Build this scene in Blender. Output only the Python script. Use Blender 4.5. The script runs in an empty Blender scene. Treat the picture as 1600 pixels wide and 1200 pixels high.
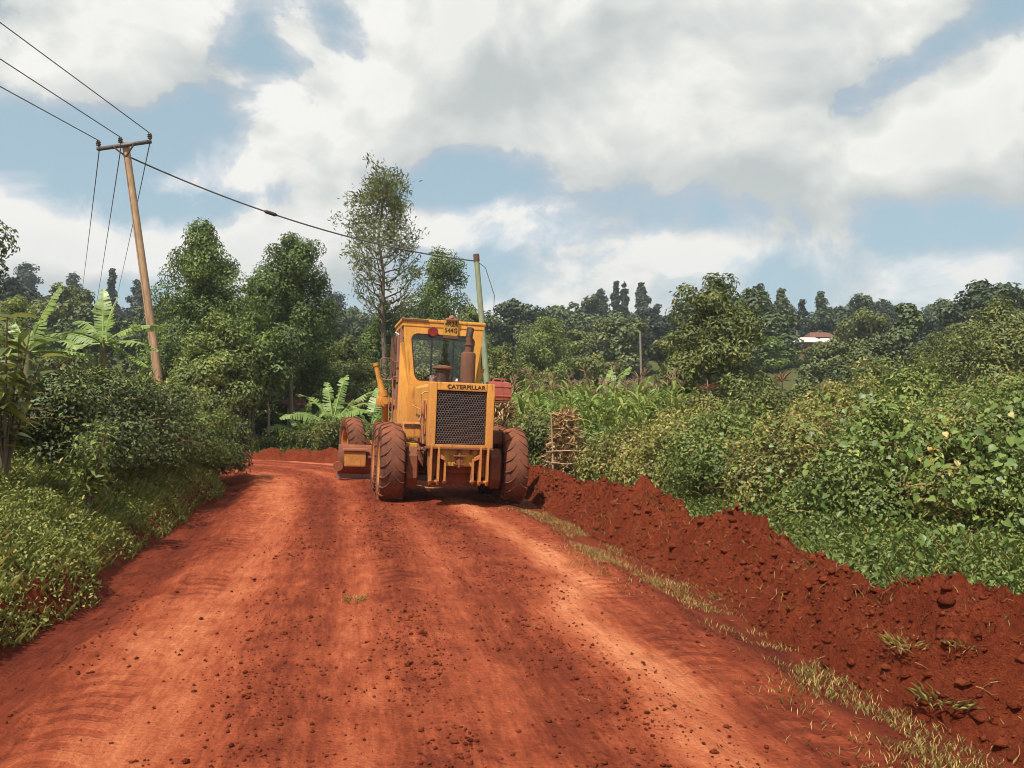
import bpy, bmesh, math, random
import numpy as np
from mathutils import Vector, Matrix, Euler

# ------------------------------------------------------------------ scene, camera, sky, sun
S = bpy.context.scene
COL = S.collection
FPX, CAMZ, PITCH = 1256.0, 1.6, math.radians(1.37)
cam = bpy.data.cameras.new('camera')
cam.sensor_width = 36.0
cam.lens = FPX / 1600 * 36
cam.clip_start, cam.clip_end = 0.05, 6000
cam_o = bpy.data.objects.new('camera', cam)
cam_o.location = (0, 0, CAMZ)
cam_o.rotation_euler = (math.pi / 2 + PITCH, 0, 0)
COL.objects.link(cam_o)
S.camera = cam_o

SUN_EL, SUN_AZ = math.radians(56), math.radians(208)     # azimuth clockwise from +Y: behind and to the left
sun_dir = Vector((math.sin(SUN_AZ) * math.cos(SUN_EL), math.cos(SUN_AZ) * math.cos(SUN_EL), math.sin(SUN_EL)))
sl = bpy.data.lights.new('sun', 'SUN')
sl.energy, sl.angle, sl.color = 5.0, math.radians(0.5), (1.0, 0.945, 0.85)
sun_o = bpy.data.objects.new('sun', sl)
sun_o.rotation_euler = sun_dir.to_track_quat('Z', 'Y').to_euler()
sun_o.location = sun_dir * 100
COL.objects.link(sun_o)

S.view_settings.view_transform = 'Standard'
S.view_settings.look = 'None'
S.view_settings.exposure = 0.28
S.view_settings.gamma = 1.0
S.view_settings.use_curve_mapping = False
S.cycles.use_denoising = True
try:
    S.cycles.denoiser = 'OPENIMAGEDENOISE'
except Exception:
    pass
S.cycles.max_bounces = 6
S.cycles.diffuse_bounces = 3
S.cycles.glossy_bounces = 2
S.cycles.transmission_bounces = 4
S.cycles.volume_bounces = 0
S.cycles.transparent_max_bounces = 6
S.cycles.caustics_reflective = False
S.cycles.caustics_refractive = False
S.cycles.filter_width = 1.0
S.cycles.use_adaptive_sampling = True
S.cycles.adaptive_threshold = 0.02

def pdir(px, py):
    """direction of a photograph pixel (1600x1200) in the world"""
    x, u = (px - 800) / FPX, (600 - py) / FPX
    c, s = math.cos(PITCH), math.sin(PITCH)
    return Vector((x, c - u * s, s + u * c))

def at(px, py, d):
    """world point at forward distance d that falls on the pixel"""
    v = pdir(px, py)
    return Vector((0, 0, CAMZ)) + v * (d / v.y)

# ---- world: Nishita sky with a procedural cloud layer over the whole dome
W = bpy.data.worlds.new('World')
S.world = W
W.use_nodes = True
W.cycles.sampling_method = 'NONE'
nt = W.node_tree
nt.nodes.clear()

class NB:
    """small node-building helper"""
    def __init__(self, tree):
        self.t = tree
    def n(self, kind, **kw):
        nd = self.t.nodes.new(kind)
        ins = kw.pop('ins', {})
        for k, v in kw.items():
            setattr(nd, k, v)
        for k, v in ins.items():
            self.put(nd.inputs[k], v)
        return nd
    def put(self, sock, v):
        if isinstance(v, bpy.types.NodeSocket):
            self.t.links.new(v, sock)
        else:
            sock.default_value = v
    def m(self, op, a, b=None, c=None, clamp=False):
        nd = self.t.nodes.new('ShaderNodeMath')
        nd.operation = op
        nd.use_clamp = clamp
        for i, v in enumerate((a, b, c)):
            if v is not None:
                self.put(nd.inputs[i], v)
        return nd.outputs[0]
    def vm(self, op, a, b=None, scale=None):
        nd = self.t.nodes.new('ShaderNodeVectorMath')
        nd.operation = op
        self.put(nd.inputs[0], a)
        if b is not None:
            self.put(nd.inputs[1], b)
        if scale is not None:
            self.put(nd.inputs['Scale'], scale)
        return nd.outputs['Value'] if op in ('LENGTH', 'DOT_PRODUCT', 'DISTANCE') else nd.outputs[0]
    def sstep(self, v, lo, hi, a=0.0, b=1.0):
        nd = self.t.nodes.new('ShaderNodeMapRange')
        nd.interpolation_type = 'SMOOTHSTEP'
        for i, x in enumerate((v, lo, hi, a, b)):
            self.put(nd.inputs[i], x)
        return nd.outputs[0]
    def noise(self, vec, scale, detail=4, rough=0.5, dist=0.0, out=0):
        nd = self.t.nodes.new('ShaderNodeTexNoise')
        self.put(nd.inputs['Vector'], vec)
        nd.inputs['Scale'].default_value = scale
        nd.inputs['Detail'].default_value = detail
        nd.inputs['Roughness'].default_value = rough
        nd.inputs['Distortion'].default_value = dist
        return nd.outputs[out]
    def mix(self, f, a, b, mode='MIX'):
        nd = self.t.nodes.new('ShaderNodeMix')
        nd.data_type = 'RGBA'
        nd.blend_type = mode
        self.put(nd.inputs[0], f)
        self.put(nd.inputs[6], a)
        self.put(nd.inputs[7], b)
        return nd.outputs[2]
    def ramp(self, f, stops):
        nd = self.t.nodes.new('ShaderNodeValToRGB')
        els = nd.color_ramp.elements
        while len(els) < len(stops):
            els.new(0.5)
        for e, (p, c) in zip(els, stops):
            e.position = p
            e.color = (*c, 1) if len(c) == 3 else c
        self.put(nd.inputs[0], f)
        return nd.outputs[0]

def cloud_group(detail):
    g = bpy.data.node_groups.new('cloud_density', 'ShaderNodeTree')
    g.interface.new_socket('Vector', in_out='INPUT', socket_type='NodeSocketVector')
    g.interface.new_socket('Density', in_out='OUTPUT', socket_type='NodeSocketFloat')
    b = NB(g)
    gi, go = b.n('NodeGroupInput'), b.n('NodeGroupOutput')
    v = gi.outputs[0]
    sep = b.n('ShaderNodeSeparateXYZ', ins={0: v})
    zz = b.m('ADD', b.m('MAXIMUM', sep.outputs[2], 0.0), 0.16)
    inv = b.m('DIVIDE', 1.0, zz)
    flat = b.vm('MULTIPLY', b.vm('SCALE', v, scale=inv), (1, 1, 0.35))
    big = b.noise(b.vm('ADD', flat, (3.1, 1.7, 0.4)), 0.55, 2, 0.5)
    warp = b.vm('SCALE', b.vm('SUBTRACT', b.noise(v, 5.0, 1.5, 0.55, out=1), (0.5, 0.5, 0.5)), scale=0.16)
    fine = b.noise(b.vm('ADD', b.vm('MULTIPLY', v, (1.0, 1.0, 1.35)), warp), 5.2, detail, 0.61)
    dens = b.m('ADD', b.m('MULTIPLY', big, 0.55), b.m('MULTIPLY', fine, 1.5))
    dens = b.m('SUBTRACT', dens, 0.47)
    # cumulus banks and gaps of this sky: (px, py, half width, half height, tilt in degrees, weight)
    for px, py, hw, hh, tilt, wgt in (
            (130, 40, 330, 110, -18, 0.30), (560, 170, 280, 110, -32, 0.40), (1000, 80, 380, 170, 0, 0.28),
            (1260, 240, 480, 95, 4, 0.30), (1540, 200, 150, 110, -20, 0.24), (450, 400, 150, 70, -24, 0.36),
            (110, 385, 220, 50, 0, 0.30), (780, 355, 190, 45, 0, 0.24), (1150, 385, 300, 40, -4, 0.22), (1560, 410, 140, 40, 0, 0.22),
            (225, 130, 70, 40, 0, 0.20), (460, 45, 40, 34, 0, 0.22),
            (400, 75, 150, 50, -35, -0.26), (540, 50, 50, 80, -20, -0.18), (170, 215, 180, 60, -15, -0.26), (740, 280, 170, 40, -8, -0.24),
            (1440, 90, 190, 30, -28, -0.24), (1440, 345, 170, 40, 0, -0.18), (320, 325, 150, 32, -10, -0.26), (900, 320, 90, 50, 0, -0.14)):
        c = pdir(px, py).normalized()
        dv = b.vm('SUBTRACT', v, tuple(c))
        rot = b.n('ShaderNodeVectorRotate', rotation_type='Y_AXIS', ins={'Vector': dv, 'Angle': math.radians(-tilt)}).outputs[0]
        sc = b.vm('MULTIPLY', rot, (FPX / hw, FPX / hw * 0.8, FPX / hh))
        f = b.sstep(b.vm('LENGTH', sc), 0.1, 1.45, wgt, 0.0)
        dens = b.m('ADD', dens, f)
    b.t.links.new(dens, go.inputs[0])
    return g

b = NB(nt)
tc = b.n('ShaderNodeTexCoord')
dirv = b.vm('NORMALIZE', tc.outputs['Generated'])
CG = cloud_group(8)
CG_soft = cloud_group(3.5)
g1 = b.n('ShaderNodeGroup', node_tree=CG, ins={0: dirv}).outputs[0]
g2 = b.n('ShaderNodeGroup', node_tree=CG_soft, ins={0: b.vm('NORMALIZE', b.vm('ADD', dirv, (-0.030, -0.01, 0.055)))}).outputs[0]
mask = b.sstep(g1, 0.48, 0.70)
sepd = b.n('ShaderNodeSeparateXYZ', ins={0: dirv}).outputs[2]
hazef = b.sstep(sepd, 0.0, 0.30, 0.82, 0.66)                 # thin milky veil, thicker towards the horizon
mask = b.m('MAXIMUM', mask, hazef)
grad = b.m('SUBTRACT', g1, g2)
lit = b.m('ADD', b.m('MULTIPLY', grad, 2.3), 0.60, clamp=True)
thick = b.sstep(g1, 0.62, 1.15, 0.08, -0.16)
lit = b.m('ADD', lit, thick, clamp=True)
ccol = b.ramp(lit, [(0.0, (0.54, 0.58, 0.58)), (0.42, (0.68, 0.705, 0.69)), (0.72, (0.80, 0.81, 0.775)), (1.0, (0.95, 0.94, 0.90))])
veil = b.mix(b.sstep(g1, 0.42, 0.66), (0.41, 0.585, 0.65, 1), ccol)
sky = b.n('ShaderNodeTexSky', sky_type='NISHITA')
sky.sun_disc = False
sky.sun_elevation = SUN_EL
sky.sun_rotation = SUN_AZ
sky.altitude = 600
sky.air_density = 1.0
sky.dust_density = 2.0
sky.ozone_density = 0.2
bg_sky = b.n('ShaderNodeBackground', ins={0: sky.outputs[0], 1: 0.12})
bg_cl = b.n('ShaderNodeBackground', ins={0: veil, 1: 0.83})
mx = b.n('ShaderNodeMixShader', ins={0: mask, 1: bg_sky.outputs[0], 2: bg_cl.outputs[0]})
b.n('ShaderNodeOutputWorld', ins={0: mx.outputs[0]})

# ------------------------------------------------------------------ helpers
RNG = np.random.default_rng(11)

def hash2(ix, iy, seed):
    h = (ix.astype(np.int64) * 374761393 + iy.astype(np.int64) * 668265263 + seed * 974634777) & 0xFFFFFFFF
    h = ((h ^ (h >> 13)) * 1274126177) & 0xFFFFFFFF
    return ((h ^ (h >> 16)) & 0xFFFFFF) / float(0xFFFFFF)

def vnoise(x, y, seed=0):
    x0, y0 = np.floor(x), np.floor(y)
    fx, fy = x - x0, y - y0
    fx, fy = fx * fx * (3 - 2 * fx), fy * fy * (3 - 2 * fy)
    a, b_ = hash2(x0, y0, seed), hash2(x0 + 1, y0, seed)
    c, d = hash2(x0, y0 + 1, seed), hash2(x0 + 1, y0 + 1, seed)
    return (a * (1 - fx) + b_ * fx) * (1 - fy) + (c * (1 - fx) + d * fx) * fy

def fbm(x, y, octs=4, seed=0, gain=0.5):
    x, y = np.asarray(x, float), np.asarray(y, float)
    t, amp, tot = 0.0, 1.0, 0.0
    for i in range(octs):
        t = t + amp * vnoise(x * 2 ** i + 17.3 * i, y * 2 ** i - 9.1 * i, seed + i * 31)
        tot += amp
        amp *= gain
    return t / tot                                   # 0..1, mean 0.5

def sstep(v, lo, hi):
    t = np.clip((np.asarray(v, float) - lo) / (hi - lo), 0, 1)
    return t * t * (3 - 2 * t)

def mesh_np(name, V, F, mats, fattr=None, vattr=None, midx=None, smooth=False):
    """mesh from numpy arrays; F is (n,3) or (n,4)"""
    me = bpy.data.meshes.new(name)
    V, F = np.asarray(V, np.float32), np.asarray(F, np.int32)
    k = F.shape[1]
    me.vertices.add(len(V))
    me.vertices.foreach_set('co', V.ravel())
    me.loops.add(F.size)
    me.loops.foreach_set('vertex_index', F.ravel())
    me.polygons.add(len(F))
    me.polygons.foreach_set('loop_start', np.arange(0, F.size, k, dtype=np.int32))
    me.polygons.foreach_set('loop_total', np.full(len(F), k, np.int32))
    for m_ in (mats if isinstance(mats, (list, tuple)) else [mats]):
        me.materials.append(m_)
    if midx is not None:
        me.polygons.foreach_set('material_index', np.asarray(midx, np.int32))
    if smooth:
        me.polygons.foreach_set('use_smooth', np.ones(len(F), bool))
    for k_, a in (fattr or {}).items():
        me.attributes.new(k_, 'FLOAT', 'FACE').data.foreach_set('value', np.asarray(a, np.float32))
    for k_, a in (vattr or {}).items():
        me.attributes.new(k_, 'FLOAT', 'POINT').data.foreach_set('value', np.asarray(a, np.float32))
    me.update(calc_edges=True)
    me.validate()
    return me

def link(name, me, parent=None, loc=None, rot=None, **props):
    o = bpy.data.objects.new(name, me)
    COL.objects.link(o)
    if parent is not None:
        o.parent = parent
    if loc is not None:
        o.location = loc
    if rot is not None:
        o.rotation_euler = rot
    for k, v in props.items():
        o[k] = v
    return o

def thing(name, label, cat, loc=(0, 0, 0), rot=(0, 0, 0), group=None):
    o = link(name, None, None, loc, rot, label=label, category=cat)
    o.empty_display_size = 0.2
    if group:
        o['group'] = group
    return o

def tag(o, label, cat, group=None):
    o['label'], o['category'] = label, cat
    if group:
        o['group'] = group
    return o

def merge(parts):
    """[(V, F), ...] -> one (V, F); all faces of one size"""
    Vs, Fs, n = [], [], 0
    for V, F in parts:
        Vs.append(np.asarray(V, float)); Fs.append(np.asarray(F, int) + n); n += len(V)
    return np.concatenate(Vs), np.concatenate(Fs)

def norm(a):
    return a / np.maximum(np.linalg.norm(a, axis=-1, keepdims=True), 1e-9)

def tube_np(pts, rad, sides=7, closed=True):
    """tapered tube along points; quads"""
    P = np.asarray(pts, float)
    R = np.asarray(rad, float) if np.ndim(rad) else np.full(len(P), float(rad))
    T = norm(np.gradient(P, axis=0))
    ref = np.array([0.0, 0, 1]) if abs(T[:, 2]).mean() < 0.9 else np.array([1.0, 0, 0])
    A = norm(np.cross(T, ref)); B = np.cross(T, A)
    ang = np.arange(sides) * 2 * math.pi / sides
    V = P[:, None] + R[:, None, None] * (np.cos(ang)[None, :, None] * A[:, None] + np.sin(ang)[None, :, None] * B[:, None])
    V = V.reshape(-1, 3)
    F = []
    for i in range(len(P) - 1):
        for j in range(sides):
            k = (j + 1) % sides
            F.append((i * sides + j, i * sides + k, (i + 1) * sides + k, (i + 1) * sides + j))
    if closed:
        n = len(V)
        V = np.vstack([V, P[:1], P[-1:]])
        e = (len(P) - 1) * sides
        for j in range(sides):
            k = (j + 1) % sides
            F.append((n, k, j, n)); F.append((n + 1, e + j, e + k, n + 1))
    F = np.array(F)
    return V, F

def tris(F):
    F = np.asarray(F)
    T = np.concatenate([F[:, [0, 1, 2]], F[:, [0, 2, 3]]])
    ok = (T[:, 0] != T[:, 1]) & (T[:, 1] != T[:, 2]) & (T[:, 0] != T[:, 2])
    return T[ok]

def leaf_np(C, N, D, L, Wd, fold=0.25, droop=0.15):
    """folded rhombic leaves, two triangles each"""
    N, D = norm(N), norm(D - N * (D * N).sum(1, keepdims=True))
    Sx = np.cross(N, D)
    L = np.broadcast_to(np.asarray(L, float), (len(C),))[:, None]
    Wd = np.broadcast_to(np.asarray(Wd, float), (len(C),))[:, None]
    tip = C + D * L - N * L * droop
    mid = C + D * L * 0.45
    a = mid + Sx * Wd * 0.5 + N * Wd * fold
    c = mid - Sx * Wd * 0.5 + N * Wd * fold
    V = np.stack([C, a, tip, c], 1).reshape(-1, 3)
    i = np.arange(len(C))[:, None] * 4
    F = np.concatenate([i + [0, 1, 2], i + [0, 2, 3]], 1).reshape(-1, 3)
    return V, F

def rand_unit(n, rng):
    return norm(rng.normal(size=(n, 3)))

# ------------------------------------------------------------------ materials
def new_mat(name):
    m = bpy.data.materials.new(name)
    m.use_nodes = True
    m.node_tree.nodes.clear()
    return m, NB(m.node_tree)

def finish(b_, color, rough=0.7, spec=0.3, metallic=0.0, bump=None, bstr=0.3, bdist=0.02, trans=0.0):
    p = b_.n('ShaderNodeBsdfPrincipled', ins={'Base Color': color, 'Roughness': rough, 'Metallic': metallic, 'Specular IOR Level': spec})
    if bump is not None:
        bn = b_.n('ShaderNodeBump', ins={'Strength': bstr, 'Distance': bdist, 'Height': bump})
        b_.put(p.inputs['Normal'], bn.outputs[0])
    out = p.outputs[0]
    if trans:
        t = b_.n('ShaderNodeBsdfTranslucent', ins={'Color': color})
        out = b_.n('ShaderNodeMixShader', ins={0: trans, 1: out, 2: t.outputs[0]}).outputs[0]
    b_.n('ShaderNodeOutputMaterial', ins={0: out})

def leaf_mat(name, stops, rough=0.5, spec=0.35, trans=0.28, vary=0.25, patch=1.2):
    """stops: colour ramp over the per-leaf random value; slow patches and a little per-object hue"""
    m, b_ = new_mat(name)
    r = b_.n('ShaderNodeAttribute', attribute_name='rnd').outputs['Fac']
    oi = b_.n('ShaderNodeObjectInfo')
    geo = b_.n('ShaderNodeNewGeometry')
    pn = b_.noise(geo.outputs['Position'], patch, 2, 0.5)
    f = b_.m('ADD', b_.m('ADD', r, b_.m('MULTIPLY', b_.m('SUBTRACT', pn, 0.5), 0.7)), b_.m('MULTIPLY', b_.m('SUBTRACT', oi.outputs['Random'], 0.5), vary), clamp=True)
    c = b_.ramp(f, stops)
    finish(b_, c, rough, spec, trans=trans)
    return m

def G(r, g, bl):
    return (r * 2.35, g * 2.1, bl * 1.55)

M = {}
M['leaf_dense'] = leaf_mat('leaf_dense', [(0.0, G(.026, .044, .016)), (.45, G(.052, .084, .026)), (.8, G(.085, .125, .036)), (1, G(.13, .165, .05))])
M['leaf_olive'] = leaf_mat('leaf_olive', [(0.0, G(.034, .045, .018)), (.45, G(.066, .084, .03)), (.8, G(.105, .12, .042)), (1, G(.15, .15, .06))])
M['leaf_bright'] = leaf_mat('leaf_bright', [(0.0, G(.045, .066, .024)), (.45, G(.08, .112, .036)), (.8, G(.125, .155, .050)), (1, G(.19, .20, .07))])
M['leaf_dark'] = leaf_mat('leaf_dark', [(0.0, G(.014, .026, .014)), (.5, G(.027, .045, .021)), (.85, G(.045, .066, .028)), (1, G(.065, .085, .036))], trans=.15)
M['leaf_hill'] = leaf_mat('leaf_hill', [(0.0, G(.018, .03, .015)), (.5, G(.034, .05, .022)), (.85, G(.052, .068, .029)), (1, G(.072, .084, .035))], trans=.12, vary=.9, patch=.1)
M['leaf_hill_dark'] = leaf_mat('leaf_hill_dark', [(0.0, G(.008, .015, .013)), (.6, G(.015, .024, .017)), (1, G(.024, .034, .021))], trans=.1, vary=.6, patch=.1)  # dark far foliage; also carries the cloud shade of the left hills
M['leaf_shade'] = leaf_mat('leaf_shade', [(0.0, G(.022, .032, .014)), (.5, G(.046, .064, .024)), (.85, G(.078, .10, .034)), (1, G(.115, .13, .045))], trans=.12)  # darkened leaves, with the left hedge's shaded face in their colour
M['leaf_vine'] = leaf_mat('leaf_vine', [(0.0, G(.035, .06, .018)), (.5, G(.065, .105, .03)), (.85, G(.105, .148, .045)), (.95, G(.18, .18, .07)), (1, G(.27, .19, .08))], rough=.42, spec=.4)
M['leaf_hedge'] = leaf_mat('leaf_hedge', [(0.0, G(.055, .052, .026)), (.3, G(.085, .092, .034)), (.65, G(.13, .14, .046)), (.85, G(.18, .17, .062)), (1, G(.23, .15, .085))])
M['leaf_banana'] = leaf_mat('leaf_banana', [(0.0, G(.075, .125, .04)), (.6, G(.125, .19, .07)), (1, G(.20, .26, .12))], rough=.4, spec=.45, trans=.4, patch=3)
M['leaf_maize'] = leaf_mat('leaf_maize', [(0.0, G(.06, .10, .025)), (.5, G(.10, .14, .036)), (.8, G(.16, .17, .06)), (1, G(.27, .21, .10))], trans=.3)
M['tassel'] = leaf_mat('tassel', [(0.0, G(.075, .05, .04)), (.6, G(.12, .082, .062)), (1, G(.17, .125, .09))], trans=.1)
M['straw'] = leaf_mat('straw', [(0.0, G(.07, .045, .03)), (.5, G(.17, .115, .07)), (1, G(.29, .22, .14))], trans=.15, patch=4)
M['twig'] = leaf_mat('twig', [(0.0, G(.06, .035, .02)), (.6, G(.13, .085, .05)), (1, G(.24, .17, .10))], trans=0.0, rough=.8, spec=.1)
M['grass'] = leaf_mat('grass', [(0.0, G(.055, .072, .022)), (.5, G(.095, .12, .037)), (.85, G(.14, .158, .052)), (1, G(.21, .18, .078))], patch=1.6)
M['grass_dry'] = leaf_mat('grass_dry', [(0.0, G(.10, .11, .04)), (.4, G(.16, .15, .06)), (.75, G(.25, .20, .095)), (1, G(.34, .27, .14))], patch=2.5)
M['cordyline'] = leaf_mat('cordyline', [(0.0, G(.09, .045, .035)), (.6, G(.15, .075, .055)), (1, G(.2, .14, .08))])
M['root'] = leaf_mat('root', [(0.0, G(.05, .018, .01)), (.6, G(.11, .06, .034)), (1, G(.20, .14, .085))], trans=0.0, rough=.85, spec=.1, patch=5)

def bark(name, c1, c2, sc=8.0):
    m, b_ = new_mat(name)
    g = b_.n('ShaderNodeTexCoord').outputs['Object']
    n1 = b_.noise(b_.vm('MULTIPLY', g, (1, 1, .16)), sc * 2, 6, .6)
    n2 = b_.noise(g, sc * .3, 3, .5)
    c = b_.ramp(b_.m('ADD', b_.m('MULTIPLY', n1, .65), b_.m('MULTIPLY', n2, .35)), [(.3, c1), (.7, c2)])
    finish(b_, c, .85, .15, bump=n1, bstr=.6, bdist=.015)
    return m
M['bark'] = bark('bark', (.075, .055, .04), (.22, .17, .125))
M['bark_pale'] = bark('bark_pale', (.13, .10, .075), (.30, .24, .18))
M['bark_mid'] = bark('bark_mid', (.09, .065, .05), (.2, .15, .11))
M['pole_wood'] = bark('pole_wood', (.30, .175, .10), (.56, .37, .22), 10)
M['pole_green'] = bark('pole_green', (.20, .21, .125), (.36, .37, .235), 10)
M['banana_stem'] = bark('banana_stem', (.10, .085, .04), (.26, .24, .11), 6)

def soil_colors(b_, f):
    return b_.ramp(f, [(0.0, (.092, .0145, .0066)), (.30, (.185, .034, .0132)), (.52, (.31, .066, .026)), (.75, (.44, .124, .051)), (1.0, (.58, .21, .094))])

def soil_mat():
    """bare laterite: dark red to dry pale dust, driven by the baked 'dust' mask of the place"""
    m, b_ = new_mat('laterite_soil')
    g = b_.n('ShaderNodeNewGeometry').outputs['Position']
    dust = b_.n('ShaderNodeAttribute', attribute_name='dust').outputs['Fac']
    grs = b_.n('ShaderNodeAttribute', attribute_name='grass').outputs['Fac']
    lat = b_.n('ShaderNodeAttribute', attribute_name='lat').outputs['Fac']
    alo = b_.n('ShaderNodeAttribute', attribute_name='along').outputs['Fac']
    rc = b_.n('ShaderNodeCombineXYZ', ins={0: b_.m('MULTIPLY', lat, 1.0), 1: b_.m('MULTIPLY', alo, .13), 2: 0.0}).outputs[0]
    streak = b_.noise(rc, 7.0, 5, .6)
    streak2 = b_.noise(rc, 28.0, 4, .6)
    blot = b_.noise(g, 2.2, 6, .62)
    rc2 = b_.n('ShaderNodeCombineXYZ', ins={0: lat, 1: b_.m('MULTIPLY', alo, .45), 2: 3.0}).outputs[0]
    scuff = b_.noise(rc2, 9.0, 7, .68, .6)
    grit = b_.noise(g, 34.0, 6, .68)
    fine = b_.noise(g, 150.0, 3, .6)
    onr = b_.sstep(b_.m('ABSOLUTE', lat), 2.45, 2.8, 1.0, .0)
    f = b_.m('ADD', dust, b_.m('MULTIPLY', b_.m('MULTIPLY', b_.m('SUBTRACT', streak, .5), .55), onr))
    f = b_.m('ADD', f, b_.m('MULTIPLY', b_.m('MULTIPLY', b_.m('SUBTRACT', streak2, .5), .34), onr))
    f = b_.m('ADD', f, b_.m('MULTIPLY', b_.m('SUBTRACT', blot, .5), .46))
    f = b_.m('ADD', f, b_.m('MULTIPLY', b_.m('SUBTRACT', scuff, .5), .50))
    f = b_.m('ADD', f, b_.m('MULTIPLY', b_.m('SUBTRACT', grit, .5), .40))
    f = b_.m('ADD', f, b_.m('MULTIPLY', b_.m('SUBTRACT', fine, .5), .12), clamp=True)
    # tread prints pressed by the wheels: chevrons along the two wheel lines
    prints = None
    for c0 in (.12, -1.75, 1.95):
        dl_ = b_.m('ABSOLUTE', b_.m('SUBTRACT', b_.m('ADD', lat, b_.m('MULTIPLY', b_.m('SUBTRACT', b_.noise(b_.n('ShaderNodeCombineXYZ', ins={1: alo, 2: c0}).outputs[0], .35, 2), .5), .5)), c0))
        ph = b_.m('ADD', b_.m('MULTIPLY', alo, 34.0), b_.m('MULTIPLY', dl_, 16.0))
        pr = b_.m('MULTIPLY', b_.sstep(b_.m('SINE', ph), -.1, .5), b_.sstep(dl_, .17, .23, 1.0, 0.0))
        pr = b_.m('MULTIPLY', pr, b_.sstep(b_.noise(rc2, 1.6, 3, .6), .44, .58))
        prints = pr if prints is None else b_.m('MAXIMUM', prints, pr)
    f = b_.m('SUBTRACT', f, b_.m('MULTIPLY', prints, .13), clamp=True)
    c = soil_colors(b_, f)
    vor = b_.n('ShaderNodeTexVoronoi', ins={'Vector': g, 'Scale': 38.0}).outputs['Distance']
    gc = b_.ramp(b_.noise(g, 6.0, 5, .65), [(.3, (.045, .055, .018)), (.7, (.12, .115, .04))])
    c = b_.mix(grs, c, gc)
    h = b_.m('ADD', b_.m('ADD', b_.m('MULTIPLY', grit, .7), b_.m('MULTIPLY', fine, .22)), b_.m('ADD', b_.m('MULTIPLY', vor, -.25), b_.m('MULTIPLY', b_.m('MULTIPLY', streak2, onr), .35)))
    h = b_.m('SUBTRACT', h, b_.m('MULTIPLY', prints, .30))
    finish(b_, c, .93, .12, bump=h, bstr=.85, bdist=.035)
    return m
M['soil'] = soil_mat()

def loose_soil(name, lo, hi, damp=0.0):
    m, b_ = new_mat(name)
    g = b_.n('ShaderNodeNewGeometry').outputs['Position']
    n1 = b_.noise(g, 3.0, 6, .65)
    n2 = b_.noise(g, 26.0, 6, .7)
    n3 = b_.noise(g, 110.0, 3, .6)
    r = b_.n('ShaderNodeAttribute', attribute_name='rnd').outputs['Fac']
    f = b_.m('ADD', b_.m('ADD', b_.m('MULTIPLY', n1, .5), b_.m('MULTIPLY', n2, .5)), b_.m('MULTIPLY', r, .25))
    f = b_.n('ShaderNodeMapRange', ins={0: f, 1: .25, 2: .9, 3: lo, 4: hi}).outputs[0]
    c = soil_colors(b_, f)
    finish(b_, c, .95, .08, bump=b_.m('ADD', b_.m('MULTIPLY', n2, .9), b_.m('MULTIPLY', n3, .5)), bstr=1.0, bdist=.06)
    return m
M['loose'] = loose_soil('turned_soil', 0.02, 0.62)
M['clod'] = loose_soil('soil_clods', 0.06, 0.66)

# ------------------------------------------------------------------ the road and the land
CL = np.array([(14, -60), (8.4, -36), (4.4, -18), (2.2, -8), (0.35, 0.2), (-0.62, 5), (-1.62, 10), (-2.35, 13.4), (-3.05, 16.4), (-4.1, 19), (-6.2, 21.2), (-9.6, 22.7), (-14, 23.6), (-24, 24.6), (-45, 27)], float)
def smooth_poly(P, it=3):
    for _ in range(it):
        Q = np.empty((2 * (len(P) - 1), 2))
        Q[0::2] = P[:-1] * .75 + P[1:] * .25
        Q[1::2] = P[:-1] * .25 + P[1:] * .75
        P = np.vstack([P[:1], Q, P[-1:]])
    return P
CLS = smooth_poly(CL, 2)
SEG = CLS[1:] - CLS[:-1]
SL = np.linalg.norm(SEG, axis=1)
CUM = np.concatenate([[0], np.cumsum(SL)])

def road_coords(x, y):
    """signed distance right of the road's centre line, and distance along it"""
    x, y = np.asarray(x, float).ravel(), np.asarray(y, float).ravel()
    best = np.full(x.shape, 1e9); lat = np.zeros_like(x); alo = np.zeros_like(x)
    for i in range(len(SEG)):
        rx, ry = x - CLS[i, 0], y - CLS[i, 1]
        t = np.clip((rx * SEG[i, 0] + ry * SEG[i, 1]) / SL[i] ** 2, 0, 1)
        dx, dy = rx - t * SEG[i, 0], ry - t * SEG[i, 1]
        d = np.hypot(dx, dy)
        sgn = np.sign(SEG[i, 1] * dx - SEG[i, 0] * dy)
        k = d < best
        best[k] = d[k]; lat[k] = (sgn * d)[k]; alo[k] = CUM[i] + t[k] * SL[i]
    return lat, alo

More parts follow.
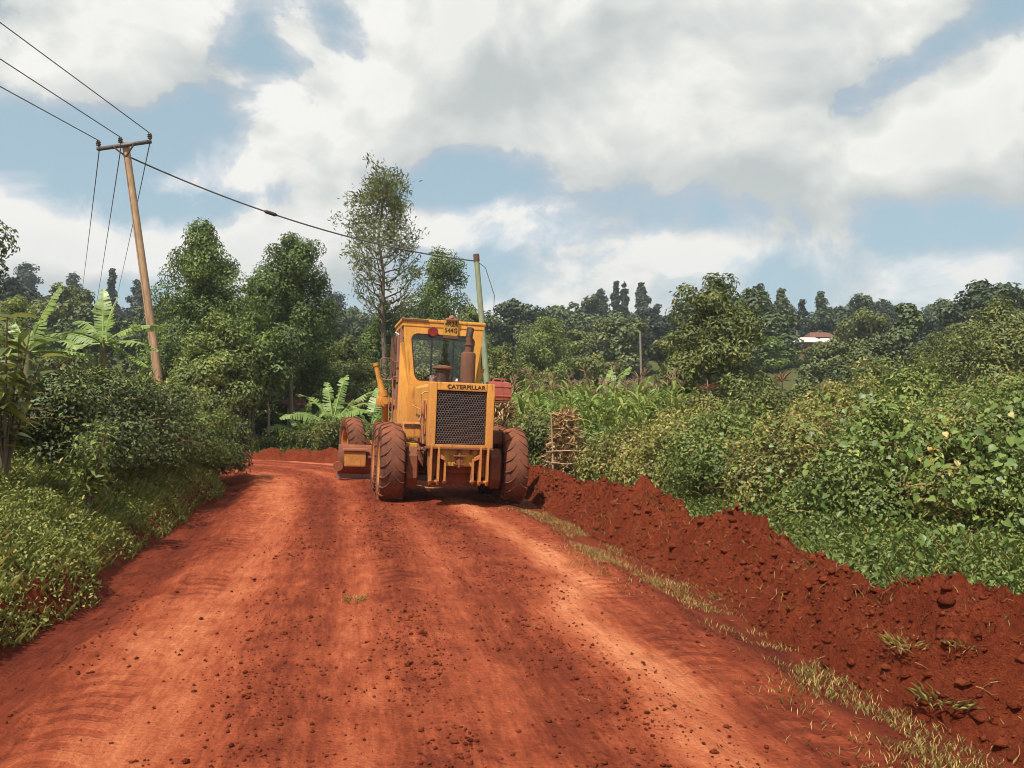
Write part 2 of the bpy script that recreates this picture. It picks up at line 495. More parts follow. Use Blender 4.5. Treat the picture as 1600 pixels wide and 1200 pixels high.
HW = 2.62
def land(x, y, fine=True):
    """height of the ground"""
    shp = np.shape(x)
    x, y = np.asarray(x, float).ravel(), np.asarray(y, float).ravel()
    lat, alo = road_coords(x, y)
    r = np.hypot(x, y)
    # crowned carriageway
    z = np.where(lat > 0, -0.145 * np.minimum(np.abs(lat) / 2.4, 1.25) ** 2, -0.075 * np.minimum(np.abs(lat) / 2.4, 1.2) ** 2)
    onroad = 1 - sstep(np.abs(lat), HW - .15, HW + .35)
    # left bank: an undercut step, then a slope, then a shelf
    wob = (fbm(alo * .9, lat * 0 + 3.3, 3, 5) - .5) * .5
    dl = -lat - HW + wob
    nearb = sstep(y, 24.5, 16.5) * sstep(lat, 1e-6, -.5)
    bank = .20 * sstep(dl, 0, .20) + np.clip(dl, 0, 2.7) * .50 + .12 * sstep(dl, 2.5, 5)
    z = z + bank * nearb
    far_l = sstep(lat, -1e-6, -.5) * (1 - sstep(y, 24.5, 16.5))
    z = z + far_l * .35 * sstep(dl, 0, 1.5)
    # right side beyond the windrow
    dr = lat - HW
    z = z + sstep(dr, .9, 3.5) * .32
    # far country
    ang = np.arctan2(x, np.maximum(y, 1e-3))
    rise = sstep(r, 38, 112) * 7 + sstep(r, 105, 300) * (7 + 7.5 * sstep(-ang, .1, .5) + 5 * sstep(ang, .25, .6)) + sstep(r, 280, 1200) * 18
    rise *= np.where(y > 0, 1, .45)
    z = z + rise + sstep(r, 40, 120) * (fbm(x / 45, y / 45, 3, 8) - .5) * 3
    if fine:
        nearw = 1 - sstep(r, 30, 60)
        rough = (fbm(x * 1.3, y * 1.3, 4, 21) - .5) * .07 * (1 - .55 * onroad)
        track = (fbm(lat * 5.5, alo * .22, 3, 44) - .5) * .055 * onroad
        lump = (fbm(x * 9, y * 9, 3, 61) - .5) * .022
        # furrow the blade left along the left edge
        ridge = .05 * np.exp(-((lat + 2.0 + .1 * np.sin(alo * .6)) / .16) ** 2) - .045 * np.exp(-((lat + 2.32) / .2) ** 2) + .03 * np.exp(-((lat - 2.25) / .15) ** 2)
        z = z + nearw * (rough + track + lump + ridge * onroad * (.5 + fbm(alo * 2.1, lat, 2, 3)))
        z = z + nearb * (fbm(x * 2.6, y * 2.6, 3, 77) - .5) * .22 * sstep(dl, 0, .4)
    return z.reshape(shp)

def gz(x, y):
    return float(land(np.array([x]), np.array([y]))[0])

def axis_pts(segs):
    out = [segs[0][0]]
    for a, b_, step in segs:
        n = max(1, int(round(abs(b_ - a) / step)))
        out += list(np.linspace(a, b_, n + 1)[1:])
    return np.array(out)
def growing(a, b_, s0, g_):
    out, s, v = [], s0, a
    sign = 1 if b_ > a else -1
    while (b_ - v) * sign > s:
        v += s * sign; out.append(v); s *= g_
    out.append(b_)
    return out
xs = axis_pts([(-7.5, 4.2, .07)])
xs = np.concatenate([np.array(growing(-7.5, -1000, .12, 1.09))[::-1], xs, np.array(growing(4.2, 1000, .12, 1.09))])
ys = axis_pts([(2.2, 12, .06), (12, 26, .11)])
ys = np.concatenate([np.array(growing(2.2, -300, .12, 1.13))[::-1], ys, np.array(growing(26, 1100, .2, 1.07))])
GX, GY = np.meshgrid(xs, ys)
GZ = land(GX, GY)
GV = np.stack([GX.ravel(), GY.ravel(), GZ.ravel()], 1)
nx, ny = len(xs), len(ys)
ii, jj = np.meshgrid(np.arange(nx - 1), np.arange(ny - 1))
i0 = (jj * nx + ii).ravel()
GF = np.stack([i0, i0 + 1, i0 + nx + 1, i0 + nx], 1)
LAT, ALO = road_coords(GX, GY)
XF, YF = GX.ravel(), GY.ravel()
wav = (fbm(ALO * .55, LAT * 0 + 1, 3, 91) - .5)
def band(c, w, soft=.5):
    return np.exp(-(np.abs((LAT - c) / w)) ** 2.4)
dust = np.full(LAT.shape, .42)
dust += .28 * band(-1.42 + wav * .6, .45) * (.55 + .9 * fbm(ALO * .35, LAT * .3, 3, 12))
dust += .44 * band(1.50 + wav * 1.0, .26) * (.35 + 1.2 * fbm(ALO * .5, LAT * .5, 3, 13))
dust += .10 * band(.42 + wav * .2, .16) + .10 * band(-.32 + wav * .2, .14)
dust -= .10 * band(.05 + wav * .2, .2) + .09 * band(-.85, .3) + .11 * band(.95 + wav * .3, .3)
dust -= .22 * sstep(LAT, 1.95, 2.5) + .26 * sstep(-LAT, 1.85, 2.3)  # darker towards both road edges
dust += (fbm(ALO * .30, LAT * 1.2, 4, 99) - .5) * .42
dust = np.where(np.abs(LAT) > HW + .1, .18, dust)
grass = sstep(np.abs(LAT) + (fbm(XF * 2.2, YF * 2.2, 3, 4) - .5) * .7, HW + .45, HW + 1.0)
grass = np.where((LAT < 0) & (YF < 18), sstep(-LAT + wav * .5, HW + .22, HW + .42), grass)
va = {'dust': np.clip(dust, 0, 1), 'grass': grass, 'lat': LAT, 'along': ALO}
fc = LAT[GF].mean(1)
isroad = (np.abs(fc) < HW + .05) & (YF[GF].mean(1) > -60)
def submesh(name, sel):
    F = GF[sel]
    used = np.unique(F)
    remap = np.zeros(len(GV), int); remap[used] = np.arange(len(used))
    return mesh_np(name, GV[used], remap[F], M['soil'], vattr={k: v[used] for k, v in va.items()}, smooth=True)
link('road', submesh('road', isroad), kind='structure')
link('ground', submesh('ground', ~isroad), kind='structure')

# ---- windrow of turned soil along the right edge, and the low one across the bend
def windrow(name, pts, seed, step=.03, nw=56, shift=.12):
    P = np.array(pts, float)
    Q = smooth_poly(P[:, :2], 3)
    tq = np.linspace(0, 1, len(Q))
    hp = np.interp(tq, np.linspace(0, 1, len(P)), P[:, 2]); wp = np.interp(tq, np.linspace(0, 1, len(P)), P[:, 3])
    d = np.concatenate([[0], np.cumsum(np.linalg.norm(np.diff(Q, axis=0), axis=1))])
    n = int(d[-1] / step)
    s = np.linspace(0, d[-1], n)
    cx, cy, h, w = (np.interp(s, d, v) for v in (Q[:, 0], Q[:, 1], hp, wp))
    tx, ty = np.gradient(cx), np.gradient(cy)
    l_ = np.hypot(tx, ty); rx, ry = ty / l_, -tx / l_
    u = np.linspace(-1.25, 1.25, nw)
    S_, U = np.meshgrid(s, u, indexing='ij')
    wid = .84 * w[:, None] * (1 + .5 * (fbm(S_ * .9, U * 0 + np.sign(U), 3, seed) - .5))
    X = cx[:, None] + rx[:, None] * (U * wid + shift)
    Y = cy[:, None] + ry[:, None] * (U * wid + shift)
    prof = np.clip(1 - np.abs(U) ** 1.7, -.35, 1)
    hh = h[:, None] * (.56 + .95 * fbm(S_ * 1.0, U * .3, 2, seed + 5))
    big = np.abs(fbm(X * 1.9, Y * 1.9, 3, seed + 1) * 2 - 1) * 1.6
    lum = .55 - np.abs(fbm(X * 5.0, Y * 5.0, 3, seed + 2, .55) * 2 - 1) * 2.2
    lum2 = .5 - np.abs(fbm(X * 13, Y * 13, 3, seed + 12, .55) * 2 - 1) * 2.0
    tiny = fbm(X * 24, Y * 24, 3, seed + 3, .6) - .5
    env = np.clip(prof * 1.6, 0, 1)
    Z = land(X, Y, False) + prof * hh + env * (-.13 * (1 - big) * h[:, None] / .5 + .135 * lum + .075 * lum2 + .03 * tiny + .06)
    V = np.stack([X.ravel(), Y.ravel(), Z.ravel()], 1)
    i, j = np.meshgrid(np.arange(n - 1), np.arange(nw - 1), indexing='ij')
    a = (i * nw + j).ravel()
    F = np.stack([a, a + nw, a + nw + 1, a + 1], 1)
    me = mesh_np(name, V, F, M['loose'], vattr={'rnd': np.full(len(V), .4)}, smooth=True)
    o = link(name, me, kind='structure')
    return X, Y, Z, o
WX, WY, WZ, _ = windrow('soil_windrow', [(3.5, .5, .42, .62), (3.15, 2.4, .42, .62), (2.98, 3.6, .46, .64), (2.76, 4.4, .36, .58), (2.62, 5.1, .66, .72), (2.42, 5.8, .44, .6), (2.40, 6.4, .62, .68),
    (2.42, 7.7, .66, .74), (2.08, 9.0, .56, .66), (1.55, 10.8, .6, .68), (1.2, 12.2, .48, .62), (.98, 13.6, .52, .62), (.72, 15.2, .46, .58), (.2, 17.2, .4, .55), (-.6, 19.2, .3, .5)], 301)
BX, BY, BZ, _ = windrow('soil_windrow', [(-16, 27.2, .2, .5), (-12, 26.6, .25, .5), (-9, 25.9, .28, .5), (-6.5, 24.8, .28, .5), (-4.8, 23.6, .28, .5), (-3.2, 22.2, .2, .45)], 401, .07, 26)

# ---- clods: loose lumps of soil on the carriageway and the windrow
def clods(name, C, R, rng):
    base = np.array([(0, 0, 1), (.9, 0, .2), (.28, .85, .2), (-.72, .53, .25), (-.72, -.53, .2), (.28, -.85, .25), (.1, .1, -.6)])
    tri = np.array([(0, 1, 2), (0, 2, 3), (0, 3, 4), (0, 4, 5), (0, 5, 1), (6, 2, 1), (6, 3, 2), (6, 4, 3), (6, 5, 4), (6, 1, 5)])
    n = len(C)
    a = rng.uniform(0, 6.28, n)
    B = base[None] * rng.uniform(.6, 1.4, (n, 7, 3))
    x = B[..., 0] * np.cos(a)[:, None] - B[..., 1] * np.sin(a)[:, None]
    y = B[..., 0] * np.sin(a)[:, None] + B[..., 1] * np.cos(a)[:, None]
    V = C[:, None] + np.stack([x, y, B[..., 2] * .75], -1) * R[:, None, None]
    F = (np.arange(n)[:, None, None] * 7 + tri[None]).reshape(-1, 3)
    rn = np.repeat(rng.uniform(0, 1, n), len(tri))
    return link(name, mesh_np(name, V.reshape(-1, 3), F, M['clod'], fattr={'rnd': rn}), kind='stuff')
r_ = np.random.default_rng(5)
n = 36000
ty = 2.6 + (r_.uniform(0, 1, n) ** 1.5) * 18
sl_ = r_.choice([0, 1, 2, 3, 4, 5], n, p=[.22, .20, .24, .10, .14, .10])
off = np.array([.06, -.85, .95, 0, -2.05, 2.2])[sl_] + r_.normal(size=n) * np.array([.13, .26, .25, 1.3, .18, .22])[sl_]
cxr = np.interp(ty, CLS[:60, 1], CLS[:60, 0]) if False else np.interp(ty, CL[3:10, 1], CL[3:10, 0])
X, Y = cxr + off * 1.02, ty + off * .2
keep = fbm(X * 1.1, Y * .9, 3, 222) + r_.uniform(-.25, .25, n) > .52
X, Y = X[keep], Y[keep]
R = np.clip(.0052 * np.exp(r_.normal(size=len(X)) * .58), .0025, .022)
clods('soil_clods', np.stack([X, Y, land(X, Y) + R * .25], 1), R, r_)
k = r_.integers(0, WX.size, 30000)
R = np.clip(.0075 * np.exp(r_.normal(size=len(k)) * .7), .003, .055)
up = WZ.ravel()[k] > land(WX.ravel()[k], WY.ravel()[k], False) - .02
k, R = k[up], R[up]
k2 = r_.integers(0, WX.size, 420)
k2 = k2[WZ.ravel()[k2] > land(WX.ravel()[k2], WY.ravel()[k2], False) + .03]
k, R = np.concatenate([k, k2]), np.concatenate([R, r_.uniform(.025, .062, len(k2))])
clods('windrow_clods', np.stack([WX.ravel()[k], WY.ravel()[k], WZ.ravel()[k] + R * .05], 1), R, r_)

# ------------------------------------------------------------------ plants
def crown_np(N, H, R, prof, nclump, crad, leaf, rng, squash=.85, up=.5, core=.25, aspect=.5, lean=(0, 0), hang=0.0):
    """leaf cloud: clumps spread over an envelope of height H and radius R*prof(t); returns V, F, rnd"""
    tt = np.linspace(0, 1, 200)
    w = prof(tt) ** 1.3 + .02
    t = np.interp(rng.uniform(0, 1, nclump), np.cumsum(w) / w.sum(), tt)
    a = rng.uniform(0, 2 * math.pi, nclump)
    rr = R * prof(t) * np.where(rng.uniform(0, 1, nclump) < core, rng.uniform(0, .7, nclump), rng.uniform(.68, 1.02, nclump))
    cr = crad * rng.uniform(.6, 1.35, nclump) * np.clip(.22 + .85 * prof(t), .25, 1.1)
    ax_ = np.arange(nclump) < max(3, int(nclump * .2))          # a spine of clumps keeps the top joined to the crown
    t = np.where(ax_, .45 + .50 * (np.arange(nclump) + .5) / max(3, int(nclump * .2)), np.minimum(t, .93))
    rr = np.where(ax_, R * prof(t) * rng.uniform(0, .35, nclump), rr)
    cr = np.where(ax_, crad * np.clip(.30 + .9 * prof(t), .3, 1.1), cr)
    cc = np.stack([rr * np.cos(a) + lean[0] * t * H, rr * np.sin(a) + lean[1] * t * H, t * H], 1)
    k = rng.choice(nclump, N, p=cr ** 2 / (cr ** 2).sum())
    u = rand_unit(N, rng)
    rad = cr[k] * (rng.uniform(0, 1, N) ** .30)
    C = cc[k] + u * rad[:, None] * [1, 1, squash]
    out = norm(cc[k] * [1, 1, 0] + 1e-3)
    Nn = norm(u * 1.25 + out * .35 + np.array([0, 0, up]) + rng.normal(size=(N, 3)) * .45)
    D = rand_unit(N, rng) + u * .5 + np.array([0, 0, -hang])
    L = leaf * rng.uniform(.65, 1.4, N)
    V, F = leaf_np(C, Nn, D, L, L * aspect * rng.uniform(.8, 1.2, N))
    clump_r = rng.uniform(-.2, .2, nclump)
    rn = np.clip(rng.normal(.42, .22, N) + clump_r[k], 0, 1)
    return V, F, np.repeat(rn, 2)

def limbs_np(H, r0, nl, R, prof, base, rng, lean=(0, 0), up=.6, sides=6, curve=.3):
    """tapered trunk with limbs; returns quads and limb polylines"""
    z = np.linspace(0, 1, 9)
    bend = (rng.normal(size=(9, 2)) * .012 * H).cumsum(0) * z[:, None]
    T = np.stack([lean[0] * z * H + bend[:, 0], lean[1] * z * H + bend[:, 1], z * H], 1)
    T[0] = (0, 0, -.3)
    parts = [tube_np(T, r0 * (1 - z * .9) * np.where(z == 0, 1.25, 1), sides + 1)]
    lines = []
    for i in range(nl):
        t = base + (1 - base) * (i + rng.uniform(0, .9)) / nl * .93
        p0 = np.array([np.interp(t, z, T[:, c]) for c in range(3)])
        a = i * 2.4 + rng.uniform(-.4, .4)
        tc = (t - base) / (1 - base)
        ln = R * float(prof(np.array([min(1, max(0, tc + .04))]))[0]) * rng.uniform(.75, 1.05)
        s = np.linspace(0, 1, 6)[:, None]
        d = np.array([math.cos(a), math.sin(a), 0])
        P = p0 + d * ln * s + np.array([0, 0, 1]) * ln * up * (s ** (1 + curve))
        P[1:-1] += rng.normal(size=(4, 3)) * ln * .03
        rr = r0 * (1 - t * .9) * .5
        parts.append(tube_np(P, np.linspace(rr, rr * .15 + .003, 6), max(4, sides - 2)))
        lines.append(P)
    return merge(parts), lines

PROF = {
    'cone': lambda t: np.clip((1 - t), 0, 1) ** .42 * np.clip(t * 3 + .70, 0, 1),
    'dome': lambda t: np.sqrt(np.clip(1 - (t * 1.02 - .34) ** 2 / .44, 0, 1)),
    'egg': lambda t: np.sin(np.clip(t, 0, 1) ** .75 * math.pi) ** .7 * .95 + .03,
    'tall': lambda t: (np.clip(1 - t, 0, 1) ** .48) * (np.clip(t * 3 + .45, 0, 1)) * (.84 + .16 * np.sin(t * 15)),
    'half': lambda t: np.sqrt(np.clip(1 - t ** 2.2, 0, 1)),
}

def ground_at(px, d):
    x = (px - 800) / FPX * d
    return x, d, gz(x, d)

def tree(label, px, d, top_py, wid_px, mat, prof='cone', crown_base=.3, N=9000, leaf=.16, nclump=70, group=None, name='tree', trunk='bark', seed=1,
         sink=0.0, r0=None, nl=10, up=.5, crad=.22, core=.25, aspect=.5, cat='tree', lean=(0, 0), hang=0.0):
    N, leaf, nclump = int(N * 1.9), leaf * .78, int(nclump * 1.35)
    rng = np.random.default_rng(seed)
    x, y, z0 = ground_at(px, d)
    H = at(px, top_py, d).z - z0
    R = wid_px / FPX * d / 2
    th = thing(name, label, cat, (x, y, z0), (0, 0, rng.uniform(0, 6)), group)
    cb = crown_base * H
    (V, F), _ = limbs_np(H * .86, r0 or H * .014 + .03, nl, R * .8, PROF[prof], crown_base, rng, lean, up)
    link('trunk', mesh_np('trunk', V, F, M[trunk], smooth=True), th)
    cr = crad * R * 2 * .84
    V, F, rn = crown_np(N, H - cb - cr * .15, R * .92, PROF[prof], nclump, cr * .62, leaf, rng, core=core, aspect=aspect, lean=lean, hang=hang)
    V[:, 2] += cb
    link('crown', mesh_np('crown', V, F, M[mat], fattr={'rnd': rn}), th)
    return th

# ---- the trees that stand out one by one
tree('broad dense conical tree just right of the leaning wooden power pole', 316, 31, 328, 196, 'leaf_dense', 'cone', .12, 30000, .15, 110, seed=3, crad=.30, hang=.5)
tree('slim conical tree on a bare pale trunk beside the far bend of the road', 455, 29, 356, 165, 'leaf_dense', 'cone', .40, 17000, .13, 90, seed=4, trunk='bark_pale', crad=.30, r0=.09, hang=.4)
tree('compact pointed green tree between the tall airy tree and the green pole', 684, 44, 374, 150, 'leaf_dense', 'cone', .15, 16000, .17, 80, seed=5, crad=.30, hang=.4)
tree('leafy olive tree rising above the middle of the right hedge', 1115, 25, 416, 215, 'leaf_olive', 'cone', .08, 12000, .19, 80, seed=6, crad=.26, core=.3, aspect=.38, hang=.3)
tree('large olive-brown bushy tree at the right edge of the picture', 1566, 34, 452, 190, 'leaf_olive', 'egg', .05, 18000, .17, 80, seed=7, crad=.30)
tree('lower olive tree just left of the large one at the right edge', 1478, 38, 512, 120, 'leaf_olive', 'dome', .1, 11000, .17, 60, seed=8, crad=.30)
tree('dense dark tree with thin trunks at the corner of the bend', 390, 27.5, 480, 104, 'leaf_dense', 'egg', .30, 18000, .15, 90, seed=9, trunk='bark_pale', crad=.3, r0=.08, nl=14)
tree('rounded leafy tree overhanging the bend behind the left hedge', 345, 26.5, 480, 130, 'leaf_bright', 'egg', .22, 15000, .15, 80, seed=10, trunk='bark_pale', crad=.3, r0=.07)
tree('young light-green tree rising right of the broad conical tree', 392, 34, 420, 70, 'leaf_bright', 'cone', .2, 8000, .15, 50, seed=12, crad=.34)
tree('dense leafy tree behind the slim conical tree and the bananas', 540, 36, 520, 110, 'leaf_olive', 'dome', .06, 12000, .15, 70, seed=13, crad=.3)
tree('broad leafy tree filling the gap below the tall airy tree', 600, 40, 455, 100, 'leaf_dense', 'egg', .05, 13000, .16, 70, seed=14, crad=.3)
tree('low bushy tree behind the left side of the grader cab', 650, 38, 500, 100, 'leaf_olive', 'dome', .05, 12000, .16, 70, seed=15, crad=.3)
tree('dark tree standing behind the green pole', 735, 42, 470, 80, 'leaf_dense', 'egg', .06, 9000, .17, 60, seed=16, crad=.3)
tree('rounded bush tree just right of the green pole', 790, 40, 530, 90, 'leaf_olive', 'dome', .03, 9000, .16, 60, seed=17, crad=.3)
tree('light-green domed tree standing in the middle distance right of the green pole', 848, 58, 487, 95, 'leaf_bright', 'dome', .03, 11000, .21, 70, seed=18, crad=.3)
tree('small yellow-green tree far left behind the banana plant', 25, 42, 452, 90, 'leaf_bright', 'dome', .1, 8000, .2, 60, seed=19, crad=.3)

tree('dense dark shrub tree behind the small banana at the bend', 495, 31, 545, 110, 'leaf_dense', 'dome', .02, 9000, .13, 60, seed=61, crad=.3)
tree('leafy bush tree behind the bananas left of the grader', 570, 32, 560, 110, 'leaf_olive', 'dome', .02, 9000, .13, 60, seed=62, crad=.3)
tree('dark leafy thicket closing the gap beneath the broad conical tree', 290, 29, 500, 130, 'leaf_dense', 'dome', .02, 11000, .13, 70, seed=63, crad=.3)
tree('dense leafy thicket in the shade beside the bend', 425, 32, 500, 120, 'leaf_dense', 'dome', .02, 11000, .13, 70, seed=64, crad=.3)
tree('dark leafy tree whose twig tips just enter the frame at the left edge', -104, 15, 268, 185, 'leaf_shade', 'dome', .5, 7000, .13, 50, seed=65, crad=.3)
def airy_tree():
    """tall, thin-crowned tree whose limbs show against the sky"""
    rng = np.random.default_rng(21)
    x, y, z0 = ground_at(603, 37)
    H = at(603, 266, 37).z - z0
    th = thing('tree', 'tall airy tree with open branches, highest crown left of the grader', 'tree', (x, y, z0))
    pr = lambda t: np.interp(t, [0, .12, .3, .5, .68, .8, 1], [.55, .95, 1.0, .86, .55, .42, .12])
    (V, F), lines = limbs_np(H * .985, .17, 44, 2.0, pr, .42, rng, up=.85, curve=.6)
    Cs, Ns, Ds = [], [], []
    subs = []
    for P in lines:
        for q in range(7):
            s = rng.uniform(.35, 1)
            p = P[0] * (1 - s) + P[-1] * s + np.array([0, 0, -.1 * s * (1 - s)])
            i = min(4, int(s * 5)); p = P[i] + (P[i + 1] - P[i]) * (s * 5 - i)
            d = norm((P[-1] - P[0])[None])[0] * .5 + rng.normal(size=3) * .55 + np.array([0, 0, .35])
            e = p + d * rng.uniform(.25, .6)
            subs.append(tube_np(np.array([p, (p + e) / 2 + rng.normal(size=3) * .03, e]), np.array([.012, .009, .004]), 4))
            nl = int(rng.integers(12, 30) * (1.8 if p[2] > H * .72 else 1))
            c = e + rng.normal(size=(nl, 3)) * .18
            Cs.append(c); Ns.append(rng.normal(size=(nl, 3)) + [0, 0, .7]); Ds.append(rng.normal(size=(nl, 3)) + d * 1.2)
    C = np.concatenate(Cs)
    Lf = rng.uniform(.14, .27, len(C))
    V2, F2 = merge([(V, F)] + subs)
    link('trunk', mesh_np('trunk', V2, F2, M['bark_mid'], smooth=True), th)
    V, F = leaf_np(C, np.concatenate(Ns), np.concatenate(Ds), Lf, Lf * .34)
    link('crown', mesh_np('crown', V, F, M['leaf_olive'], fattr={'rnd': np.repeat(np.clip(rng.normal(.4, .2, len(C)), 0, 1), 2)}), th)
airy_tree()

# small trunks in the shade by the bend
for i, (px, d, h, r0, lab) in enumerate(((358, 28.5, 3.4, .035, 'thin pale trunk leftmost in the shade at the bend'), (372, 27.6, 3.2, .045, 'slender sapling trunk second in the shade at the bend'),
        (397, 28.8, 3.6, .06, 'brown sapling trunk in the shade left of the orange-tinted one'), (421, 27.0, 3.3, .06, 'orange-tinted bare sapling trunk standing at the far road edge'))):
    rng = np.random.default_rng(70 + i)
    x, y, z0 = ground_at(px, d)
    th = thing('sapling', lab, 'sapling', (x, y, z0))
    (V, F), _ = limbs_np(h, r0, 4, .5, PROF['cone'], .75, rng)
    link('trunk', mesh_np('trunk', V, F, M['bark_pale'], smooth=True), th)
    V, F, rn = crown_np(700, 1.2, .6, PROF['egg'], 12, .3, .15, rng)
    V[:, 2] += h - 1.0
    link('crown', mesh_np('crown', V, F, M['leaf_dense'], fattr={'rnd': rn}), th)

# ---- wooded hills: shared crowns, one tree after another
HILL = []
for k, (pf, asp, N, cl) in enumerate((('dome', .55, 2600, 34), ('egg', .5, 2600, 36), ('cone', .5, 2400, 34), ('tall', .5, 2400, 34), ('dome', .5, 2600, 28), ('egg', .5, 2800, 44))):
    rng = np.random.default_rng(500 + k)
    wd = (.42, .36, .30, .26, .48, .40)[k]
    (V, F), _ = limbs_np(.74, .022, 5, wd * .6, PROF[pf], .3, rng, sides=4)
    tm = mesh_np('hill_trunk', V, F, M['bark'], smooth=True)
    V, F, rn = crown_np(N * 2, .86, wd, PROF[pf], cl, .125, .046, rng, core=.3, aspect=.75)
    V[:, 2] += .12
    HILL.append((tm, V, F, rn))
HM = {}
def hill_crown(k, mat):
    if (k, mat) not in HM:
        _, V, F, rn = HILL[k]
        HM[(k, mat)] = mesh_np('hill_crown', V, F, M[mat], fattr={'rnd': rn})
    return HM[(k, mat)]
def hill_tree(x, y, h, k, mat, label, group, rz, wide=1.0, name='hillside_tree'):
    th = thing(name, label, 'tree', (x, y, gz(x, y) - .2), (0, 0, rz), group)
    th.scale = (h * wide, h * wide, h)
    link('trunk', HILL[k][0], th)
    link('crown', hill_crown(k, mat), th)
    return th
MARKS = ((246, 'the wooden pole'), (316, 'the broad conical tree'), (455, 'the slim conical tree'), (603, 'the tall airy tree'), (752, 'the green pole'), (848, 'the light-green domed tree'),
         (970, 'the twin skyline trees'), (1115, 'the olive tree'), (1275, 'the white roofs'), (1480, 'the lower olive tree'))
def between(x, y):
    """which stretch of the view a far tree stands in, told by the things on either side"""
    px = 800 + x / y * FPX
    if px < MARKS[0][0]:
        return 'left of ' + MARKS[0][1]
    for (a, na), (b2, nb) in zip(MARKS, MARKS[1:]):
        if px < b2:
            return 'between ' + na + ' and ' + nb
    return 'right of ' + MARKS[-1][1]
rng = np.random.default_rng(31)
for rr, cnt, hm in ((58, 9, 4.6), (72, 12, 5.5), (92, 17, 7), (116, 21, 8.5), (145, 27, 10), (180, 33, 10), (220, 38, 10.5), (265, 42, 11.5), (320, 44, 12.5)):
    for i in range(cnt):
        a = math.radians(-35 + 70 * (i + rng.uniform(.1, .9)) / cnt)
        r = rr * rng.uniform(.9, 1.1)
        x, y = r * math.sin(a), r * math.cos(a)
        left = a < -.25 and rr > 100
        h = hm * rng.uniform(.7, 1.22)
        px = 800 + x / y * FPX
        if rr < 100 and rr > 80 and abs(px - 1275) < 60:
            h *= .45
        if 100 <= rr < 116.5 and abs(px - 1275) < 40:
            continue
        kk = int(rng.choice(6, p=[.32, .24, .06, .0, .20, .18]))
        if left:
            hill_tree(x, y, h, kk, 'leaf_hill_dark', 'dark far-hillside tree ' + between(x, y), 'trees on the far left hillside', rng.uniform(0, 6.28), rng.uniform(.9, 1.3))  # cloud shade over this hillside is painted in as darker leaves
        else:
            g_, lab = (('trees in the near valley', 'green bushy valley tree ' + between(x, y)) if rr < 100 else ('trees on the far hills', 'hazy green far-hill tree ' + between(x, y)))
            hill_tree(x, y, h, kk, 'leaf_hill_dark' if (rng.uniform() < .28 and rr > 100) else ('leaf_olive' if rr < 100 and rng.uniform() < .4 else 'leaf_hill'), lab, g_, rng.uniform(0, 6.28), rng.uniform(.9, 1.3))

# scrub across the open ground of the valley
rng = np.random.default_rng(32)
for rr, cnt, hm in ((37, 15, 2.0), (44, 17, 2.4), (51, 18, 2.8), (80, 20, 4.0)):
    for i in range(cnt):
        a = math.radians(-34 + 68 * (i + rng.uniform(.1, .9)) / cnt)
        r = rr * rng.uniform(.94, 1.06)
        px = 800 + math.tan(a) * FPX
        if rr < 80 and 805 < px < 1080 and rr < 40:
            continue
        hill_tree(r * math.sin(a), r * math.cos(a), hm * rng.uniform(.6, 1.2), int(rng.choice([0, 4, 1])), ('leaf_olive', 'leaf_dense', 'leaf_bright')[int(rng.choice(3, p=[.5, .35, .15]))],
                  ('low near' if rr < 48 else 'low distant') + ' scrub bush ' + between(r * math.sin(a), r * math.cos(a)), 'scrub in the valley', rng.uniform(0, 6.28), rng.uniform(1.2, 1.7), 'scrub_bush')
for px, top, d, lab in ((1238, 538, 98, 'small tree in front of the left end of the white roof'), (1264, 541, 97, 'low tree hiding the wall below the white roof'), (1290, 540, 98, 'low tree hiding the wall of the second white roof'), (1314, 532, 99, 'small tree in front of the right end of the white roofs')):
    p = at(px, top, d)
    hill_tree(p.x, d, p.z - gz(p.x, d) + .2, 0, 'leaf_olive', lab, None, px * .1, 1.0)
def skyline_tree(label, px, top_py, d, wid_px, k=None, mat='leaf_hill_dark', bare=.0, seed=0):
    """a far tree whose outline stands against the sky"""
    rng = np.random.default_rng(900 + seed)
    x, y, z0 = ground_at(px, d)
    H = at(px, top_py, d).z - z0
    R = wid_px / FPX * d / 2
    th = thing('skyline_tree', label, 'tree', (x, y, z0))
    (V, F), _ = limbs_np(H * .80, H * .018, 9, R * .6, PROF['egg'], max(.25, bare), rng, sides=5)
    link('trunk', mesh_np('trunk', V, F, M['bark'], smooth=True), th)
    if bare:
        V, F, rn = crown_np(3000, H * (1 - bare) * .95, R * .8, PROF['egg'], 26, R * .50, H * .03, rng, aspect=.7)
    else:
        V, F, rn = crown_np(7000, H * .86, R * .88, PROF['dome' if k is None else k], 60, R * .40, H * .028, rng, aspect=.7)
    V[:, 2] += bare * H if bare else .1 * H
    link('crown', mesh_np('crown', V, F, M[mat], fattr={'rnd': rn}), th)
